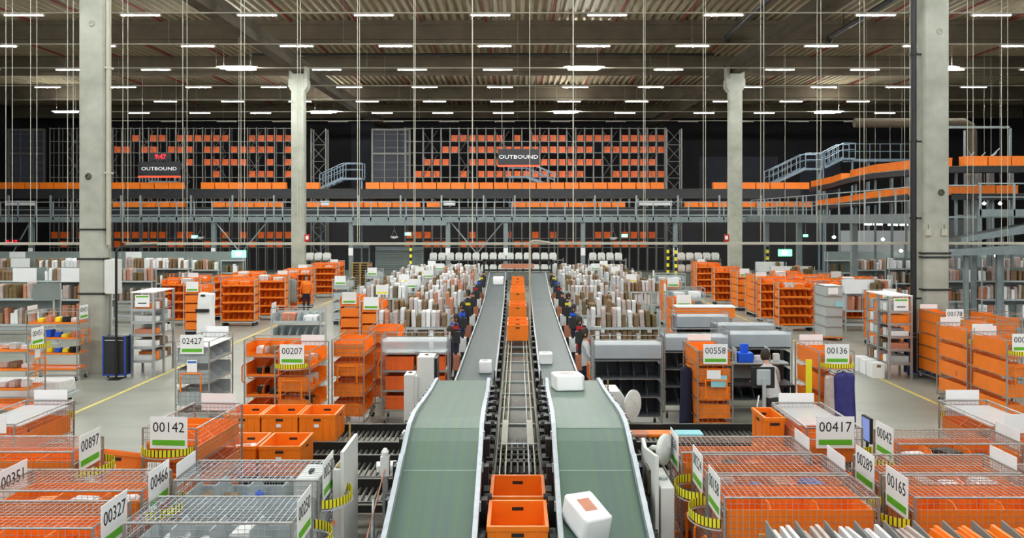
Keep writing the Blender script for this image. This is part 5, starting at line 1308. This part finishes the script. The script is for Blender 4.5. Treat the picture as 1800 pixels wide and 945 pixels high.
for k in range(9):
    y = 24+3*k
    if True:
        wl = 1.9
        shelf_row(-3.95, -1.95, y, (.78,1.34), ('steel shelf row of upright packets left of the belts, %s from the camera' % ORD[k], 'the %s left central shelf' % ORD[k]), 100+k, [MIXC[1],MIXC[2]] if k % 2 else [MIXC[0],MIXC[2]])
        if k: shelf_row(-6.3, -4.4, y+.6 if k > 1 else y+1.0, (.70,1.26), ('outer steel shelf left of the belts, %s from the camera' % ORD[k-1], 'the %s left outer shelf' % ORD[k-1]), 200+k, [('brown','wbag'),('wbag','pink','brown2','card','card')]) if k > 2 else None
        shelf_row(2.0, 4.0, y, (.78,1.34), ('steel shelf row of upright packets right of the belts, %s from the camera' % ORD[k], 'the %s right central shelf' % ORD[k]), 300+k, [MIXC[0],MIXC[1]])
        if k > 3: shelf_row(4.4, 6.2, y+.7, (.70,1.26), ('outer steel shelf right of the belts, %s from the camera' % ORD[k-4], 'the %s right outer shelf' % ORD[k-4]), 400+k, [('brown','wbag'),('wbag','pink','brown2','brown')])
MO = [('brown','pink','card','salmon'),('pink','pink','card','brown2','salmon'),('card','pink','brown')]
for k, y in enumerate((28.,32.,36.,40.,44.,48.)):
    xe = y*905/F
    xi = -14.4 if y > 34 else -14.2
    shelf_row(-xe-.8, xi-1.2, y+.3, (.65,1.35,2.05) if k % 2 else (.9,1.75), ('long shelf of packets at the left picture side, %s from the camera' % ORD[k], 'the %s long left shelf' % ORD[k]), 500+k, MO, 'panelgrey', [-xe+.8, (-xe+xi)/2] if k else [(-xe+xi)/2])
    xi = 16.9 if y < 30 else 17.4
    if xe > xi+1.0: shelf_row(xi+.2, xe+.8, y+.3 if k else 28.6, (.65,1.35,2.05) if k % 2 else (.9,1.75), ('long shelf of packets at the right picture side, %s from the camera' % ORD[k], 'the %s long right shelf' % ORD[k]), 601+2*k, MO, 'panelgrey', [X_(1712,y)] if k > 1 else None )
for k,(x0,x1,y) in enumerate(((12.9,15.0,43),(13.4,15.0,47.5),(12.9,14.9,33.5))):
    shelf_row(x0, x1, y, (.8,1.5), ('shelf with white end panel between the right cages and side walkway, %s' % ORD[k], 'the %s side walkway shelf' % ORD[k]), 701+2*k, [('brown','salmon'),('brown2','brown','salmon')], 'card', [x0+.4])
for k,(x0,x1,y) in enumerate(((-9.9-6.5,-13.5,52),)): pass
# long grey bench / sign cards sprinkled on the shelf rows
for k in range(9):
    for s in (-1,1):
        x = s*(4.25 if k % 2 else 5.0); y = 25.25+3*k
        if (s,k) in ((1,0),(-1,0),(-1,1),(1,1),(1,2),(1,3),(1,5)): continue
        r = thing('sign_stand','white sign card on a thin stand %s of the belts, %s from the camera' % ('left' if s < 0 else 'right', ORD[k]),'sign',(x,y,0))
        MB().box(-.23,.23,-.01,.01,1.62,1.98).build('sign_plate','card',r); MB().box(-.2,.2,-.014,-.011,1.66,1.72).build('green_strip','green' if k % 2 else 'yellow',r); MB().bar((0,.02,0),(0,.02,1.8),.012,5).build('stand','cage2',r); MB().box(-.15,.15,-.15,.15,0,.02).build('foot','cage2',r)
# orange boxes on top of a bench right of belts
r = thing('orange_bench','bench with an orange front and white top in the right rows','bench',(5.55,25.2,0)); MB().box(-.85,.85,-.3,.3,1.5,1.8).build('orange_front','orange',r,bevel=.01); MB().box(-.88,.88,-.33,.33,1.8,1.83).build('white_top','card',r)
for sx in (-.8,.8): MB().box(sx-.03,sx+.03,-.25,.25,0,1.5).build('leg','steel',r)

# ================================================================ PEOPLE
def person(loc, rz, lab, top='navy', trousers='navy', hair='hair', arms='work', lean=.0, scale=1., stride=.0, vest=None):
    r = thing('person', lab, 'person', loc, rz); r.scale = (scale,)*3
    me = bpy.data.meshes.new('body'); V = []; E = []; Rr = []
    def a(p, rad, par=None):
        V.append(p); Rr.append(rad)
        if par is not None: E.append((par, len(V)-1))
        return len(V)-1
    L = lean
    pel = a((0,0,.96),.125)
    ab = a((0,-L*.25,1.10),.115,pel); ch = a((0,-L*.6,1.30),.135,ab); up = a((0,-L*.85,1.43),.105,ch); nk = a((0,-L*.95,1.52),.052,up)
    hd0 = a((0,-L*1.08-.01,1.58),.062,nk); hd1 = a((0,-L*1.15-.02,1.66),.083,hd0); hd2 = a((0,-L*1.2-.015,1.73),.070,hd1)
    for s in (-1,1):
        sh = a((s*.185,-L*.85,1.42),.058,up)
        if arms == 'work': el = a((s*.25,-L*.8-.08,1.15),.044,sh); wr = a((s*.17,-L*.8-.33,1.12),.030,el); d = Vector((0,-1,-.15))
        else: el = a((s*.25,-L*.5+.02,1.14),.044,sh); wr = a((s*.27,-L*.4-.06,.90),.030,el); d = Vector((0,-.2,-1))
        w0 = Vector(V[wr]); pm = a(tuple(w0+d*.08),.034,wr)
        p0 = Vector(V[pm])
        for f in range(4): q = a(tuple(p0+d*.05+Vector((.017*(f-1.5),0,0))),.010,pm); a(tuple(p0+d*(.085+.006*(1.5-abs(f-1.5)))+Vector((.018*(f-1.5),0,-.012))),.008,q)
        q = a(tuple(w0+d*.05+Vector((-s*.035,0,.0))),.011,wr); a(tuple(w0+d*.09+Vector((-s*.045,0,-.01))),.009,q)
        hp = a((s*.095,.0,.90),.098,pel); kn = a((s*.11,-.03+s*stride*.5,.50),.062,hp); an = a((s*.115,.03+s*stride,.10),.042,kn)
        hl = a((s*.115,.05+s*stride,.045),.042,an); a((s*.12,-.13+s*stride,.035),.034,hl)
    me.from_pydata(V, E, []); o = bpy.data.objects.new('body', me); C.objects.link(o)
    sk = o.modifiers.new('skin','SKIN'); sub = o.modifiers.new('s','SUBSURF'); sub.levels = 1; sub.render_levels = 1
    for i, sv in enumerate(me.skin_vertices[0].data): sv.radius = (Rr[i]*(1.25 if i in (0,1,2,3) else 1), Rr[i]*(.82 if i in (0,1,2,3) else 1)); sv.use_root = (i == 0)
    bpy.context.view_layer.update()
    m2 = bpy.data.meshes.new_from_object(o.evaluated_get(bpy.context.evaluated_depsgraph_get())); bpy.data.objects.remove(o)
    m2.materials.clear()
    for m_ in ('skin', top, trousers, 'shoe'): m2.materials.append(M[m_])
    for p in m2.polygons:
        c = p.center; p.use_smooth = True
        hand = (arms == 'work' and c.y < -L*.8-.34 and c.z < 1.3) or (arms != 'work' and c.z < .92 and abs(c.x) > .22)
        p.material_index = 0 if (c.z > 1.56 or (c.z > 1.505 and math.hypot(c.x, c.y+L*.95) < .075) or hand) else 1 if (c.z > .93 or (abs(c.x) > .21 and c.z > .8)) else 2 if c.z > .085 else 3
    o = bpy.data.objects.new('body', m2); C.objects.link(o); o.parent = r
    hy = -L*1.16
    h = MB().lathe([(.02,.135),(.06,.115),(.088,.06),(.094,.0),(.088,-.06),(.07,-.10)],14,(0,hy+.018,1.685)); h = h.build('hair',hair,r)
    for p in h.data.polygons: p.use_smooth = True
    MB().prism([(-.012,1.62),(.012,1.62),(0,1.66)],hy-.115,hy-.085).build('nose','skin',r)
    MB().box(-.04,-.02,hy-.10,hy-.09,1.665,1.678).box(.02,.04,hy-.10,hy-.09,1.665,1.678).build('eyes','ink',r)
    MB().box(-.025,.025,hy-.092,hy-.082,1.595,1.603).build('mouth','redcloth',r)
    MB().box(-.095,-.08,hy-.01,hy+.02,1.63,1.68).box(.08,.095,hy-.01,hy+.02,1.63,1.68).build('ears','skin',r)
    if vest:
        b = MB()
        prof = [(.165,.93),(.185,1.05),(.205,1.25),(.205,1.36),(.15,1.44)]
        for (rr,z) in prof:
            for k in range(14): an_ = 2*math.pi*k/14; b.v.append((rr*math.cos(an_)*1.05, rr*.78*math.sin(an_)-L*(z-.96)*1.4, z))
        for i in range(4):
            for k in range(14): l=(k+1)%14; b.f.append((i*14+k,i*14+l,(i+1)*14+l,(i+1)*14+k)); b.m.append(0)
        b.build('vest',vest,r)
    return r
person((1.62,20.2,0), R(85), 'person in a pale hoodie and dark trousers beside the right belt', 'wcloth','navy')
person((1.66,22.6,0), R(95), 'person in dark clothes with a red top beside the right belt', 'redcloth','navy')
person((1.72,25.8,0), R(80), 'person in navy clothes further along the right belt', 'navy','navy')
person((1.80,29.8,0), R(90), 'person in a white top far along the right belt', 'wcloth','navy')
person((-1.66,20.6,0), R(-90), 'person in navy clothes nearest beside the left belt', 'navy','navy')
person((-1.70,23.2,0), R(-80), 'person in navy with dark hair second along the left belt', 'navy','navy')
person((-1.75,26.6,0), R(-95), 'person in a blue top third along the left belt', 'bluebox','navy')
person((-1.84,31.2,0), R(-90), 'person in dark clothes far along the left belt', 'navy','navy')
person((-9.9,39.6,0), R(20), 'person in an orange vest and dark trousers walking in the left aisle', 'orangecloth','navy',arms='down',stride=.16, vest='orangecloth')
person((5.0,16.45,0), R(185), 'person bending over the packing desk in a pale grey top', 'wcloth','dark',lean=.45)
person((-9.0,52.0,0), R(0), 'person in navy standing by the pallets and cages far back', 'navy','navy',arms='down')
# station stands along belts (dark scanners, boxes)
rnd = random.Random(21)
for k in range(8):
    for s in (-1,1):
        y = 21.6+3*k; x = s*(1.58+.02*k); 
        r = thing('scan_station','dark scanner post with bags beside the far %s belt, %s from the camera' % ('left' if s < 0 else 'right', ORD[k]),'station',(x,y,0))
        MB().box(-.04,.04,-.04,.04,0,1.75).build('post','dark',r); MB().box(-.12,.12,-.16,-.04,1.25,1.55).build('scanner_screen','dark',r); MB().box(-.10,.10,-.05,.25,.55,.95).build('paper_bin','card' if k % 2 else 'salmon',r); MB().box(-.08,.08,-.06,-.03,1.60,1.68).build('status_light',('redcloth','bluebox','yellow','salmon')[k % 4],r); MB().box(-.15,.15,-.15,.15,0,.03).build('foot','dark',r)
# tall white poles by the first rows
for (x,y,lab) in ((-1.62,17.6,'left'),(1.62,17.2,'right')):
    pass

# the pattern cages have done their work
def remove_tree(o):
    for c in list(o.children): remove_tree(c)
    bpy.data.objects.remove(o)
for k in list(CAGES): remove_tree(CAGES[k]['root'])
